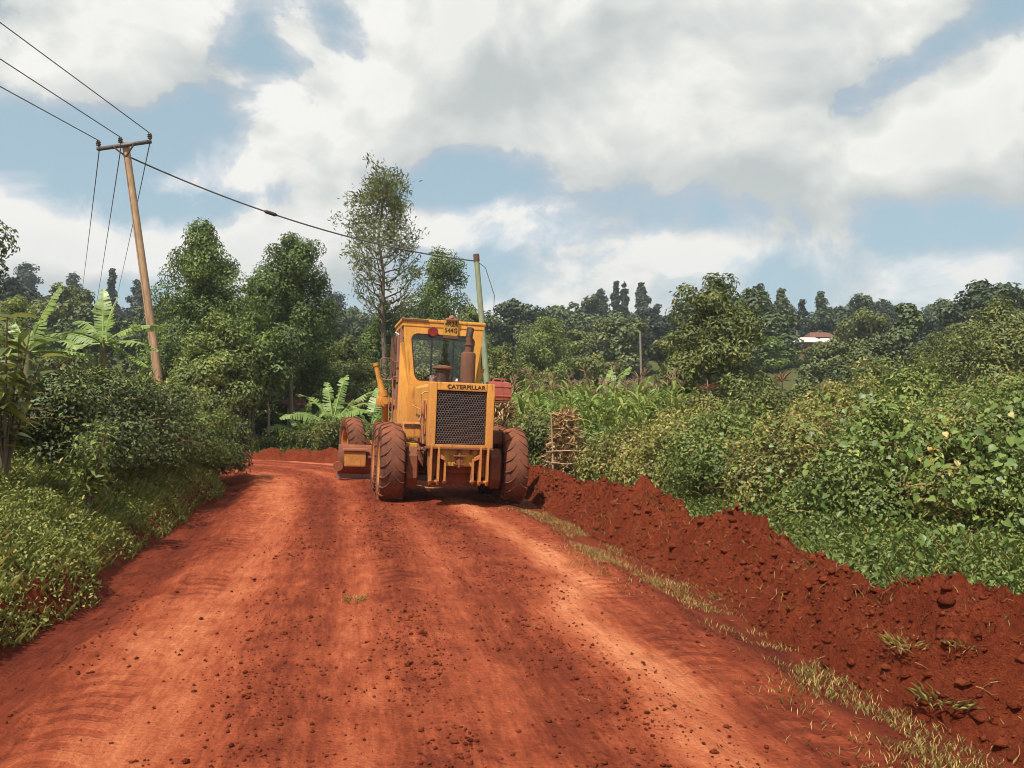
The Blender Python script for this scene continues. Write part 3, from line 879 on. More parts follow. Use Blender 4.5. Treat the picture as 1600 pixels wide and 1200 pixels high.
for i, a in enumerate((
        ('dark round-crowned tree left of the tall thin skyline pair', 938, 447, 170, 30, None, 'leaf_hill_dark', .45),
        ('left one of the twin tall thin trees on the skyline', 963, 432, 175, 17, None, 'leaf_hill_dark', .35),
        ('right one of the twin tall thin trees on the skyline', 976, 431, 176, 14, None, 'leaf_hill_dark', .30),
        ('tufted tall tree on the skyline right of the thin pair', 1003, 437, 172, 26, None, 'leaf_hill_dark', .55),
        ('dark bushy tree under the skyline tuft', 1026, 468, 170, 34, 'dome', 'leaf_hill_dark', 0),
        ('big dark domed tree on the skyline right of the olive tree', 1190, 434, 125, 48, 'egg', 'leaf_hill', 0),
        ('dark tree close on the right of the big domed skyline tree', 1222, 441, 128, 42, 'egg', 'leaf_hill', 0),
        ('pointed dark tree between the domed skyline trees', 1254, 460, 130, 30, 'cone', 'leaf_hill_dark', 0),
        ('tall rounded dark tree above the white-roofed house', 1284, 446, 126, 40, 'egg', 'leaf_hill', 0),
        ('medium dark tree right of the one above the white-roofed house', 1330, 466, 135, 48, 'dome', 'leaf_hill', 0),
        ('spreading layered dark tree on the right skyline', 1388, 466, 120, 66, 'dome', 'leaf_hill_dark', 0),
        ('small dark tree right of the layered skyline tree', 1421, 471, 150, 22, 'egg', 'leaf_hill', 0),
        ('tall knobbly dark tree on the left skyline beside the wires', 173, 408, 150, 30, 'tall', 'leaf_hill_dark', 0),
        ('dark tree on the left skyline just left of the wooden pole', 214, 428, 150, 36, 'egg', 'leaf_hill_dark', 0),
        ('broad dark tree highest on the far left skyline', 38, 402, 165, 60, 'dome', 'leaf_hill_dark', 0),
        ('dark tree on the left skyline between the two banana plants', 112, 418, 160, 46, 'dome', 'leaf_hill_dark', 0),
        ('dark tree on the skyline between the slim tree and the airy tree', 522, 450, 140, 60, 'dome', 'leaf_hill_dark', 0),
        ('feathery small pine-like tree far right of the green pole', 824, 466, 190, 16, 'cone', 'leaf_hill_dark', 0))):
    skyline_tree(*a, seed=i)

# ------------------------------------------------------------------ bushes, hedges, vines
def bush_np(N, R, H, rng, leaf=.06, ncl=40, crad=.3, aspect=.55, core=.2, up=.5):
    V, F, rn = crown_np(N, H * .9, R * .9, PROF['half'], ncl, crad, leaf, rng, squash=.9, up=up, core=core, aspect=aspect)
    V[:, 2] = np.maximum(V[:, 2], -.1)
    return V, F, rn

def twigs_np(n, R, H, rng, ln=.5, rad=.004):
    """arching bare twigs through a bush"""
    parts = []
    for _ in range(n):
        a, q = rng.uniform(0, 6.28), math.sqrt(rng.uniform(.15, 1.05))
        p = np.array([math.cos(a) * R * q, math.sin(a) * R * q, rng.uniform(.1, 1.0) * H * math.sqrt(max(0.05, 1 - min(q, .98) ** 2.2))])
        d = rng.normal(size=3); d[2] = abs(d[2]) * .6
        d = d / np.linalg.norm(d) * ln * rng.uniform(.4, 1.3)
        s = np.linspace(0, 1, 5)[:, None]
        P = p + d * s + np.array([0, 0, -.35]) * np.linalg.norm(d) * s ** 2 + rng.normal(size=(5, 3)) * .012
        parts.append(tube_np(P, np.linspace(rad, rad * .5, 5) * rng.uniform(.6, 1.6), 3, False))
    return merge(parts)

def bush(label, px, d, top_py, R, mat, N=8000, leaf=.055, seed=0, name='bush', twigs=60, z0=None, ry=1.0, group=None, aspect=.55, ncl=45, crad=None, cat='bush'):
    rng = np.random.default_rng(1000 + seed)
    x, y, zg = ground_at(px, d)
    if z0 is not None:
        zg = z0
    H = max(.3, at(px, top_py, d).z - zg)
    th = thing(name, label, cat, (x, y, zg), (0, 0, 0), group)
    V, F, rn = bush_np(N, R, H, rng, leaf, ncl, crad or min(R, H) * .26, aspect)
    V[:, 1] *= ry
    link('foliage', mesh_np('foliage', V, F, M[mat], fattr={'rnd': rn}), th)
    ns = max(10, twigs // 3)
    Cs, Ds, tb = [], [], []
    for _ in range(ns):
        a_, q_ = rng.uniform(0, 6.28), math.sqrt(rng.uniform(0, .8))
        p_ = np.array([math.cos(a_) * R * q_, math.sin(a_) * R * q_, H * math.sqrt(max(.1, 1 - q_ ** 2.2)) * .88])
        d_ = np.array([math.cos(a_) * .5 * q_, math.sin(a_) * .5 * q_, 1.0]) + rng.normal(size=3) * .35
        ln_ = rng.uniform(.18, .48)
        s_ = np.linspace(0, 1, 5)[:, None]
        P_ = p_ + d_ * ln_ * s_ + np.array([rng.normal() * .1, rng.normal() * .1, -.12]) * s_ ** 2
        tb.append(tube_np(P_, np.linspace(.005, .0025, 5), 3, False))
        m_ = 14
        t_ = rng.uniform(.1, 1, m_)
        Cs.append(np.stack([np.interp(t_, s_[:, 0], P_[:, c_]) for c_ in range(3)], 1)); Ds.append(rng.normal(size=(m_, 3)) * .8 + d_ * .4)
    C_, D_ = np.concatenate(Cs), np.concatenate(Ds)
    L_ = leaf * 1.35 * rng.uniform(.6, 1.3, len(C_))
    V2, F2 = leaf_np(C_, rng.normal(size=C_.shape) * .5 + [0, -.2, 1], D_, L_, L_ * .45)
    V2[:, 1] *= ry
    link('shoots', mesh_np('shoots', V2, F2, M[mat], fattr={'rnd': np.repeat(np.clip(rng.normal(.55, .2, len(C_)), 0, 1), 2)}), th, kind='stuff')
    if twigs:
        V, F = twigs_np(twigs, R * .97, H, rng)
        V[:, 1] *= ry
        link('twigs', mesh_np('twigs', V, F, M['twig'], fattr={'rnd': rng.uniform(0, 1, len(F))}), th, kind='stuff')
    return th, H

def heart_mesh(name, w, mat, rnd, cup=.12):
    """one heart-shaped leaf, stalk at the origin, tip along +X"""
    xs_ = np.array([0, -.12, .12, .45, .78, 1.05]) * w
    ws_ = np.array([0, .30, .50, .46, .24, .0]) * w
    V = [(0, 0, 0)] + [(xs_[i], ws_[i], cup * ws_[i]) for i in range(1, 5)] + [(xs_[5], 0, -.14 * w)] + [(xs_[i], -ws_[i], cup * ws_[i]) for i in range(4, 0, -1)]
    mid = len(V)
    V.append((.45 * w, 0, -.02 * w))
    n_ = 10
    F = [(mid, i, i + 1) for i in range(0, 9)] + [(mid, 9, 0)]
    return mesh_np(name, V, F, mat, fattr={'rnd': np.full(len(F), rnd)})
HEART = [heart_mesh('heart_leaf', 1.0, M['leaf_vine'], r, c) for r, c in ((.15, .1), (.3, .25), (.42, .12), (.5, .3), (.62, .1), (.72, .2), (.85, .15), (1.0, .2))]

def hearts_np(C, N, D, w):
    """many heart leaves in one mesh (10 triangles each)"""
    me = HEART[0]
    B = np.array([v.co for v in me.vertices]); T = np.array([tuple(p.vertices) for p in me.polygons])
    N = norm(N); D = norm(D - N * (D * N).sum(1, keepdims=True)); Sx = np.cross(N, D)
    V = C[:, None] + w[:, None, None] * (B[None, :, 0:1] * D[:, None] + B[None, :, 1:2] * Sx[:, None] + B[None, :, 2:3] * N[:, None])
    F = (np.arange(len(C))[:, None, None] * len(B) + T[None]).reshape(-1, 3)
    return V.reshape(-1, 3), F

def vine_cover(th, R, H, rng, n_obj, n_rest, ry=1.0, w=.085):
    """heart-shaped vine leaves over the side of a bush that faces the road; the largest are parts of their own"""
    n = n_obj + n_rest
    a = rng.uniform(math.pi * .95, math.pi * 2.05, n)
    t = rng.uniform(0.02, .97, n)
    q = np.sqrt(np.clip(1 - t ** 2.2, 0, 1)) * rng.uniform(.93, 1.1, n)
    out = np.stack([np.cos(a), np.sin(a), .25 + t * .6], 1)
    ctr = rng.integers(0, n, 26)
    pull = ctr[rng.integers(0, 26, n)]
    mixw = rng.uniform(.45, .95, n) * (rng.uniform(0, 1, n) < .75)
    a, t = a * (1 - mixw) + a[pull] * mixw, t * (1 - mixw) + t[pull] * mixw
    q = np.sqrt(np.clip(1 - t ** 2.2, 0, 1)) * rng.uniform(.93, 1.1, n)
    out = np.stack([np.cos(a), np.sin(a), .25 + t * .6], 1)
    C = np.stack([np.cos(a) * R * q, np.sin(a) * R * q * ry, t * H], 1) + rng.normal(size=(n, 3)) * .06
    # hang in trails
    N = out + rng.normal(size=(n, 3)) * .6 + [0, -.1, .45]
    D = np.stack([rng.normal(size=n) * .6, rng.normal(size=n) * .4, -np.abs(rng.normal(size=n)) - .35], 1)
    W_ = w * rng.uniform(.45, 1.25, n)
    V, F = hearts_np(C[n_obj:], N[n_obj:], D[n_obj:], W_[n_obj:])
    link('vine_leaves', mesh_np('vine_leaves', V, F, M['leaf_vine'], fattr={'rnd': np.repeat(np.clip(rng.normal(.42, .23, n_rest), 0, 1), 10)}), th, kind='stuff')
    for i in range(n_obj):
        nn = Vector(N[i]).normalized(); d_ = Vector(D[i]); d_ = (d_ - nn * d_.dot(nn)).normalized(); s_ = nn.cross(d_)
        m4 = Matrix((d_, s_, nn)).transposed().to_4x4()
        m4.translation = Vector(C[i]) + nn * .02
        o = link('leaf', HEART[int(np.clip(rng.normal(3.2, 1.9), 0, 7))], th)
        o.matrix_local = m4 @ Matrix.Scale(float(w * rng.uniform(.7, 1.25)), 4)

# right-hand hedge, from the edge of the frame towards the bend
RH = (
    ('vine-smothered thicket with big heart-shaped leaves at the right edge', 1605, 9.6, 574, 1.4, 'leaf_bright', 1),
    ('leafy vine-covered bush left of the thicket at the right edge', 1482, 10.4, 628, 1.15, 'leaf_hedge', 1),
    ('tangled bush with hanging vine leaves above the turned soil', 1368, 10.9, 604, 1.25, 'leaf_bright', 1),
    ('twiggy bush with scattered round leaves in the middle of the right hedge', 1250, 11.9, 640, 1.2, 'leaf_hedge', 1),
    ('fine-leaved bush left of the twiggy middle one in the right hedge', 1150, 13.2, 626, 1.2, 'leaf_bright', 1),
    ('scrubby bush behind the third soil heap', 1062, 14.8, 656, 1.15, 'leaf_hedge', 0),
    ('low bushy end of the right hedge by the flattened grass', 985, 16.6, 664, 1.05, 'leaf_hedge', 0),
    ('dark green bush right of the dry stalk heap', 938, 18.2, 668, .8, 'leaf_dense', 0),
    ('green bush between the grader wheel and the dry stalk heap', 836, 18.6, 634, .85, 'leaf_olive', 0),
    ('tall scrub crest highest on the right hedge', 1425, 13.8, 552, 1.3, 'leaf_bright', 0),
    ('yellow-green topped scrub behind the right hedge', 1530, 12.6, 590, 1.3, 'leaf_bright', 0),
    ('scrub bush behind the middle of the right hedge', 1310, 15.5, 578, 1.4, 'leaf_hedge', 0),
    ('olive scrub behind the left part of the right hedge', 1205, 17.5, 590, 1.4, 'leaf_olive', 0),
    ('scrub bush at the foot of the olive tree', 1105, 20.0, 610, 1.5, 'leaf_hedge', 0),
    ('leafy scrub behind the far right thicket', 1590, 15.5, 562, 1.5, 'leaf_olive', 0),
    ('pale leafy scrub right of the white-roofed house', 1370, 21.0, 540, 1.5, 'leaf_olive', 0),
)
NOBJ = {0: 90, 1: 75, 2: 60, 3: 40, 4: 25}
for i, (lab, px, d, top, R, mt, vine) in enumerate(RH):
    near = d < 13.5
    th, H = bush(lab, px, d, top, R, mt, N=17000 if near else 11000, leaf=.058 if near else .075, seed=i, name='hedge_bush', twigs=130 if near else 50, group='bushes of the right hedge', ncl=52, crad=.36 if near else .38, ry=.85)
    if vine:
        vine_cover(th, R, H, np.random.default_rng(2000 + i), NOBJ[i], int((430, 330, 260, 170, 110)[i]), ry=.85, w=(.09, .082, .074, .068, .064)[i])

# left hedge on the bank: shade of its road side is put into darker leaf colour
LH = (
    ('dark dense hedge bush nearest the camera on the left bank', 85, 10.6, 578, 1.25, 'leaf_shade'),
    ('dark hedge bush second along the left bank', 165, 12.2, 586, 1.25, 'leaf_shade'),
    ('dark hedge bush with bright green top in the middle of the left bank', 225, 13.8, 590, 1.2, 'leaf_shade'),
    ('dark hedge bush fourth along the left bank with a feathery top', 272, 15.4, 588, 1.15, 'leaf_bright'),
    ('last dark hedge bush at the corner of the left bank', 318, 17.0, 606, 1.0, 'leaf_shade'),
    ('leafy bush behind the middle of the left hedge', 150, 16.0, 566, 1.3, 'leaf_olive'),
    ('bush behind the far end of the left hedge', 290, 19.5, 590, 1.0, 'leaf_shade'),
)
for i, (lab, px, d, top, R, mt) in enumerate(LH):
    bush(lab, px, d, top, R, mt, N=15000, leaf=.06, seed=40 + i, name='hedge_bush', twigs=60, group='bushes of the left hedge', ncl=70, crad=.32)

# shrubs on the left bank and by the bend
def shrub(label, px, d, top_py, R, mat, N, leaf, seed, stems=6, aspect=.42, trunk='bark'):
    rng = np.random.default_rng(3000 + seed)
    x, y, zg = ground_at(px, d)
    H = at(px, top_py, d).z - zg
    th = thing('shrub', label, 'shrub', (x, y, zg))
    parts, C, N_, D = [], [], [], []
    for s in range(stems):
        a = rng.uniform(0, 6.28); ln = H * rng.uniform(.6, 1.0); sp = R * rng.uniform(.3, 1)
        u = np.linspace(0, 1, 6)[:, None]
        P = np.array([math.cos(a), math.sin(a), 0]) * sp * u ** 1.3 + np.array([0, 0, ln]) * u + rng.normal(size=(6, 3)) * .015 * (u > 0)
        parts.append(tube_np(P, np.linspace(.014, .004, 6) * (1 + H * .3), 5))
        m = N // stems
        t = rng.uniform(.3, 1.02, m)
        base = np.stack([np.interp(t, u[:, 0], P[:, c]) for c in range(3)], 1)
        C.append(base + rng.normal(size=(m, 3)) * [R * .22, R * .22, H * .05]); N_.append(rng.normal(size=(m, 3)) * .5 + [0, 0, 1]); D.append(rng.normal(size=(m, 3)) + [0, 0, .1])
    V, F = merge(parts)
    link('stems', mesh_np('stems', V, F, M[trunk], smooth=True), th)
    C = np.concatenate(C); L = leaf * rng.uniform(.6, 1.3, len(C))
    V, F = leaf_np(C, np.concatenate(N_), np.concatenate(D), L, L * aspect)
    link('foliage', mesh_np('foliage', V, F, M[mat], fattr={'rnd': np.repeat(np.clip(rng.normal(.45, .22, len(C)), 0, 1), 2)}), th)
shrub('light green leafy sapling growing out of the left bank', 142, 8.9, 652, .30, 'leaf_bright', 900, .085, 1)
shrub('olive bushy shrub at the far road edge left of the front wheel', 515, 25.5, 655, .75, 'leaf_olive', 6000, .10, 2, 14)
shrub('small green shrub at the foot of the slim tree', 488, 26.4, 668, .5, 'leaf_olive', 2500, .10, 3, 9)
shrub('bright herb clump by the foot of the bare pale trunk', 440, 27.2, 672, .55, 'leaf_bright', 2500, .10, 4, 9)
shrub('olive shrub behind the front left wheel of the grader', 580, 25.0, 662, .6, 'leaf_olive', 3500, .10, 5, 10)
shrub('small green weed tuft below the trunks in the shade', 385, 26.6, 684, .5, 'leaf_bright', 1500, .09, 6, 8)

def big_leaf_shrub():
    """drooping long-leaved shrub at the left edge"""
    rng = np.random.default_rng(77)
    x, y, zg = ground_at(8, 8.6)
    H = at(8, 470, 8.6).z - zg
    th = thing('shrub', 'large drooping long-leaved shrub at the left edge of the picture', 'shrub', (x, y, zg))
    variants = []
    for r in (.15, .35, .55, .75, .95):
        s = np.linspace(0, 1, 6)
        w = np.array([.02, .16, .21, .18, .1, 0])
        z = -.45 * s ** 2.2
        V = np.concatenate([np.stack([s, w, z + .05 * w], 1), np.stack([s, -w, z + .05 * w], 1), np.stack([s, 0 * s, z - .03], 1)])
        F = []
        for i in range(5):
            F += [(12 + i, 13 + i, i + 1, i), (6 + i, 7 + i, 13 + i, 12 + i)]
        variants.append(mesh_np('long_leaf', V, F, M['leaf_olive' if r < .6 else 'leaf_bright'], fattr={'rnd': np.full(len(F), r)}, smooth=True))
    parts = []
    for s in range(11):
        a = rng.uniform(0, 6.28); sp = rng.uniform(.1, .55); ln = H * rng.uniform(.45, 1.0)
        u = np.linspace(0, 1, 6)[:, None]
        P = np.array([math.cos(a), math.sin(a), 0]) * sp * u ** 1.2 + np.array([0, 0, ln]) * u
        parts.append(tube_np(P, np.linspace(.022, .007, 6), 5))
        for q in range(13):
            t = 1 - .75 * (q / 13) * rng.uniform(.6, 1.1)
            p = Vector([float(np.interp(t, u[:, 0], P[:, c])) for c in range(3)])
            o = link('leaf', variants[int(rng.integers(0, 5))], th, p, (rng.uniform(-.5, .5), rng.uniform(-.75, .45), rng.uniform(0, 6.28)))
            sc = rng.uniform(.17, .30)
            o.scale = (sc, sc * rng.uniform(.9, 1.3), sc)
    V, F = merge(parts)
    link('stems', mesh_np('stems', V, F, M['bark'], smooth=True), th)
big_leaf_shrub()

# ---- bananas: pseudo-stem and one object per leaf
def banana_leaf_mesh(L, Wd, elev, droop, rng, tear=.6):
    n = 22
    s = np.linspace(0, 1, n)
    ang = elev - droop * s ** 1.5
    ds = L / (n - 1)
    px_ = np.concatenate([[0], np.cumsum(np.cos(ang[:-1]) * ds)]); pz_ = np.concatenate([[0], np.cumsum(np.sin(ang[:-1]) * ds)])
    w = Wd * np.clip(np.sin(np.clip(s * 1.04 - .10, 0, 1) ** .62 * math.pi), 0, 1) ** .7 * .5
    V, F = [], []
    tx, tz = np.cos(ang), np.sin(ang)
    for side in (1, -1):
        dr = rng.uniform(-.1, .45)
        for i in range(n - 1):
            if w[i] < .01 and w[i + 1] < .01:
                continue
            if i % 2 == 0 or rng.uniform() < tear:
                dr = float(np.clip(dr + rng.normal() * .32, -.3, 1.1))
            g0, g1 = (.34 if rng.uniform() < tear else 0), (.34 if rng.uniform() < tear else 0)
            ca, sa = math.cos(dr), math.sin(dr)
            b0 = len(V)
            for k_, q in ((i, 0.0), (i + 1, 0.0)):
                V.append((px_[k_], 0, pz_[k_]))
            for k_, q in ((i + 1, -g1), (i, g0)):
                xx = px_[k_] + tx[k_] * ds * q + w[k_] * .25 * tx[k_]; zz = pz_[k_] + tz[k_] * ds * q + w[k_] * .25 * tz[k_]
                V.append((xx + tz[k_] * sa * w[k_] , side * w[k_] * ca, zz - tx[k_] * sa * w[k_]))
            F.append((b0, b0 + 1, b0 + 2, b0 + 3))
    rib, RF = tube_np(np.stack([px_, 0 * px_, pz_ - .006], 1), np.linspace(.024, .005, n), 4)
    nb = len(F)
    V, F = merge([(np.array(V), np.array(F)), (rib, RF)])
    return V, F, np.concatenate([np.clip(rng.normal(.45, .16, nb), 0, 1), np.full(len(RF), .95)])

def banana(label, px, d, base_z, stem_h, leaves, seed, L=1.5, Wd=.42, group=None, lean=0.0):
    rng = np.random.default_rng(4000 + seed)
    x, y, zg = ground_at(px, d)
    z0 = zg if base_z is None else base_z
    th = thing('banana_plant', label, 'banana plant', (x, y, z0), (0, 0, 0), group)
    V, F = tube_np([(0, 0, -.2), (0, 0, .1), (lean * .5, 0, stem_h * .6), (lean, 0, stem_h)], [.13, .12, .09, .055], 8)
    link('stem', mesh_np('stem', V, F, M['banana_stem'], smooth=True), th)
    for az, el, dr, k in leaves:
        V, F, rn = banana_leaf_mesh(L * k, Wd * (.8 + .2 * k), math.radians(el), math.radians(dr), rng)
        link('leaf', mesh_np('banana_leaf', V, F, M['leaf_banana'], fattr={'rnd': rn}), th, (lean, 0, stem_h - .12), (0, 0, math.radians(az)))
    return th
banana('banana plant with spread ragged leaves in front of the wooden pole', 160, 17, None, at(160, 528, 17).z - gz((160 - 800) / FPX * 17, 17),
       [(8, 38, 62, .95), (-12, 8, 40, .95), (172, 22, 40, 1.0), (118, 76, 22, .92), (150, 50, 70, .9), (60, 80, 20, .75), (190, -2, 40, .8), (-60, 30, 80, .9), (250, 25, 70, .9), (-8, -18, 20, .8)], 1, 1.45, .40)
banana('banana plant with one upright torn leaf at the far left', 42, 15, None, at(42, 540, 15).z - gz((42 - 800) / FPX * 15, 15),
       [(30, 74, 18, .95), (150, 60, 40, .85), (200, 40, 60, .9), (-20, 25, 60, .85), (100, 62, 60, .8), (-70, 30, 80, .85), (20, 5, 20, .75)], 2, 1.5, .38)
banana('broad banana plant with bright leaves beside the olive shrub at the bend', 520, 27.5, None, .9, [(15, 55, 40, 1), (160, 55, 50, 1.0), (75, 70, 30, 1.1), (120, 75, 35, .9), (-30, 40, 70, 1), (210, 30, 60, 1), (45, 45, 55, 1), (270, 40, 80, 1)], 3, 1.9, .55)
banana('banana plant half hidden behind the blade lift arm of the grader', 580, 28.0, None, .8, [(15, 60, 40, 1), (165, 50, 50, 1.1), (75, 70, 30, 1), (190, 25, 40, .9), (-30, 40, 70, 1), (230, 35, 60, 1), (40, 35, 55, 1)], 4, 1.8, .55)
banana('small banana plant between the bare trunks at the bend', 472, 27.8, None, .6, [(15, 65, 60, 1), (165, 60, 60, .9), (75, 75, 30, .9), (210, 30, 60, 1), (-40, 40, 80, .9), (-90, 50, 90, .9)], 5, 1.4, .48)
banana('big upright banana leaves standing above the maize', 950, 30, None, 1.5, [(35, 62, 25, 1.1), (70, 72, 15, 1.0), (100, 68, 40, .9), (170, 38, 60, 1), (15, 20, 30, 1.05), (190, 20, 50, .9), (-50, 40, 80, .9), (5, 40, 60, .9)], 6, 1.75, .5)
banana('small banana plant left of the big upright one behind the maize', 905, 32, None, 1.4, [(150, 45, 60, 1), (100, 65, 50, .9), (20, 50, 60, .9), (200, 25, 60, .9), (-60, 40, 80, .9)], 7, 1.3, .4)
banana('single-leafed young banana just right of the red can', 812, 25, None, 1.4, [(60, 62, 30, 1), (120, 70, 40, .9), (10, 30, 60, .8)], 8, 1.1, .3)
banana('banana plant right of the big upright one near the olive tree', 1010, 33, None, 1.6, [(40, 55, 60, 1), (110, 65, 50, 1), (170, 40, 70, .9), (-20, 30, 70, .9), (-90, 40, 80, .9)], 9, 1.4, .42)

# ---- maize: a dozen shared plants set out across the plot
def maize_mesh(seed):
    rng = np.random.default_rng(5000 + seed)
    H = rng.uniform(1.75, 2.15)
    V0, F0 = tube_np([(0, 0, -.1), (.02, 0, H * .5), (0.03, .02, H)], [.016, .013, .006], 5, False)
    parts, rn, mi = [(V0, tris(F0))], [np.full(len(tris(F0)), .6)], [np.zeros(len(tris(F0)), int)]
    for k_ in range(11):
        z = H * (.15 + .75 * k_ / 11); a = k_ * 2.6 + rng.uniform(-.5, .5); L = rng.uniform(.55, .85)
        s = np.linspace(0, 1, 7); el = rng.uniform(.8, 1.2) - rng.uniform(1.6, 2.7) * s ** 1.2
        r = np.concatenate([[0], np.cumsum(np.cos(el[:-1]) * L / 6)]); zz = z + np.concatenate([[0], np.cumsum(np.sin(el[:-1]) * L / 6)])
        w = .05 * np.sin(np.clip(s * .93 + .07, 0, 1) * math.pi) ** .6
        ca, sa = math.cos(a), math.sin(a)
        A = np.stack([r * ca - w * sa, r * sa + w * ca, zz + .02], 1); B = np.stack([r * ca + w * sa, r * sa - w * ca, zz + .02], 1); C = np.stack([r * ca, r * sa, zz], 1)
        V = np.concatenate([A, C, B]); F = []
        for i in range(6):
            F += [(i, i + 1, 8 + i), (i, 8 + i, 7 + i), (7 + i, 8 + i, 15 + i), (7 + i, 15 + i, 14 + i)]
        parts.append((V, np.array(F))); rn.append(np.full(len(F), np.clip(rng.normal(.5 - .25 * (k_ - 3) / 8, .2), 0, 1))); mi.append(np.zeros(len(F), int))
    for k_ in range(9):
        a = rng.uniform(0, 6.28); ln = rng.uniform(.16, .30); e = rng.uniform(.4, 1.3)
        p0 = np.array([.03, .02, H]); p1 = p0 + np.array([math.cos(a) * math.cos(e), math.sin(a) * math.cos(e), math.sin(e)]) * ln
        V, F = tube_np([p0, (p0 + p1) / 2 + [0, 0, .03], p1], [.008, .011, .006], 3, False)
        parts.append((V, tris(F))); rn.append(np.full(len(tris(F)), rng.uniform(0, 1))); mi.append(np.ones(len(tris(F)), int))
    V, F = merge(parts)
    return mesh_np('maize', V, F, [M['leaf_maize'], M['tassel']], fattr={'rnd': np.concatenate(rn)}, midx=np.concatenate(mi))
MZ = [maize_mesh(i) for i in range(8)]
rng = np.random.default_rng(61)
for row in range(9):
    for i in range(22):
        d = 20.5 + row * .95 + rng.uniform(-.2, .2)
        x = -.2 + i * .42 + rng.uniform(-.12, .12) + row * .05
        px = 800 + x / d * FPX
        if px > 1075 or px < 790 or rng.uniform() < .12:
            continue
        o = link('maize_plant', MZ[int(rng.integers(0, 8))], None, (x, d, gz(x, d)), (rng.uniform(-.08, .08), rng.uniform(-.08, .08), rng.uniform(0, 6.28)))
        o.scale = (1, 1, rng.uniform(.92, 1.12))
        tag(o, 'brown-tasselled maize plant in the ' + ('front', 'middle', 'back')[row // 3] + ' rows of the plot, ' + ('behind the red can' if px < 870 else ('below the big banana' if px < 985 else 'beside the olive tree')), 'maize plant', 'maize plants in the plot')
for i in range(26):
    px, d = rng.uniform(60, 240), rng.uniform(17.5, 21)
    x = (px - 800) / FPX * d
    o = link('maize_plant', MZ[int(rng.integers(0, 8))], None, (x, d, gz(x, d) - .5), (rng.uniform(-.1, .1), rng.uniform(-.1, .1), rng.uniform(0, 6.28)))
    o.scale = (.9, .9, rng.uniform(.75, .95))
    tag(o, 'drying maize plant on the left bank behind the hedge', 'maize plant', 'maize plants on the left bank')

# ---- dry stalk heaps in a stick frame
def straw_heap(label, px, d, top_py, R, seed, N=1500):
    rng = np.random.default_rng(6000 + seed)
    x, y, zg = ground_at(px, d)
    H = at(px, top_py, d).z - zg
    th = thing('stalk_heap', label, 'stalk heap', (x, y, zg))
    a = rng.uniform(0, 6.28, N); t = rng.uniform(0, 1, N) ** .8; q = np.clip(1.05 - t * .8, 0, 1) * np.sqrt(rng.uniform(.3, 1.05, N)) * 1.15
    C = np.stack([np.cos(a) * R * q, np.sin(a) * R * q * .8, t * H], 1)
    N_ = rng.normal(size=(N, 3)) + [0, -.6, .6]
    D = rng.normal(size=(N, 3)) * [1, .5, .8] + [0, 0, -.2]
    L = rng.uniform(.10, .34, N)
    V, F = leaf_np(C, N_, D, L, np.full(N, .045), .3, .25)
    link('stalks', mesh_np('stalks', V, F, M['straw'], fattr={'rnd': np.repeat(np.clip(rng.normal(.66, .28, N), 0, 1), 2)}), th, kind='stuff')
    return th, H
th, H = straw_heap('heap of dry maize stalks inside a rough stick frame', 884, 17.6, 646, .46, 1)
for x0, x1, z0, z1, y0 in ((-.30, -.34, 0, 1.45, -.42), (.36, .38, 0, .75, -.42)):
    V, F = tube_np([(x0, y0, z0 - .1), ((x0 + x1) / 2 + .01, y0, (z0 + z1) / 2), (x1, y0, z1)], [.022, .019, .015], 6)
    link('post', mesh_np('post', V, F, M['pole_wood'], smooth=True), th)
for z, e in ((.72, .02), (.5, -.05)):
    V, F = tube_np([(-.45, -.45, z), (0, -.46, z + e), (.5, -.45, z + .02)], [.014, .014, .012], 5)
    link('rail', mesh_np('rail', V, F, M['pole_wood'], smooth=True), th)
straw_heap('pale heap of dry stalks just behind the right side of the grader', 785, 20.0, 622, .6, 2, 1300)

# ---- two red cordylines
def cordyline(label, px, d, top_py, seed):
    rng = np.random.default_rng(6500 + seed)
    p = at(px, top_py + 16, d)
    zg = gz(p.x, d)
    th = thing('cordyline', label, 'shrub', (p.x, d, zg))
    h = p.z - zg
    V, F = tube_np([(0, 0, -.1), (.02, 0, h * .5), (0, 0, h)], [.02, .016, .012], 6)
    link('stem', mesh_np('stem', V, F, M['bark'], smooth=True), th)
    n = 26
    a = rng.uniform(0, 6.28, n); e = rng.uniform(.1, 1.4, n)
    D = np.stack([np.cos(a) * np.cos(e), np.sin(a) * np.cos(e), np.sin(e)], 1)
    C = np.zeros((n, 3)) + [0, 0, h]
    V, F = leaf_np(C, np.stack([-D[:, 0], -D[:, 1], np.ones(n)], 1), D, rng.uniform(.2, .38, n), np.full(n, .03), .2, .2)
    link('leaves', mesh_np('leaves', V, F, M['cordyline'], fattr={'rnd': np.repeat(rng.uniform(0, 1, n), 2)}), th)
cordyline('small spiky red-leaved plant at the foot of the olive tree', 1105, 21.5, 592, 1)
cordyline('spiky reddish plant above the middle of the right hedge', 1222, 19.5, 580, 2)

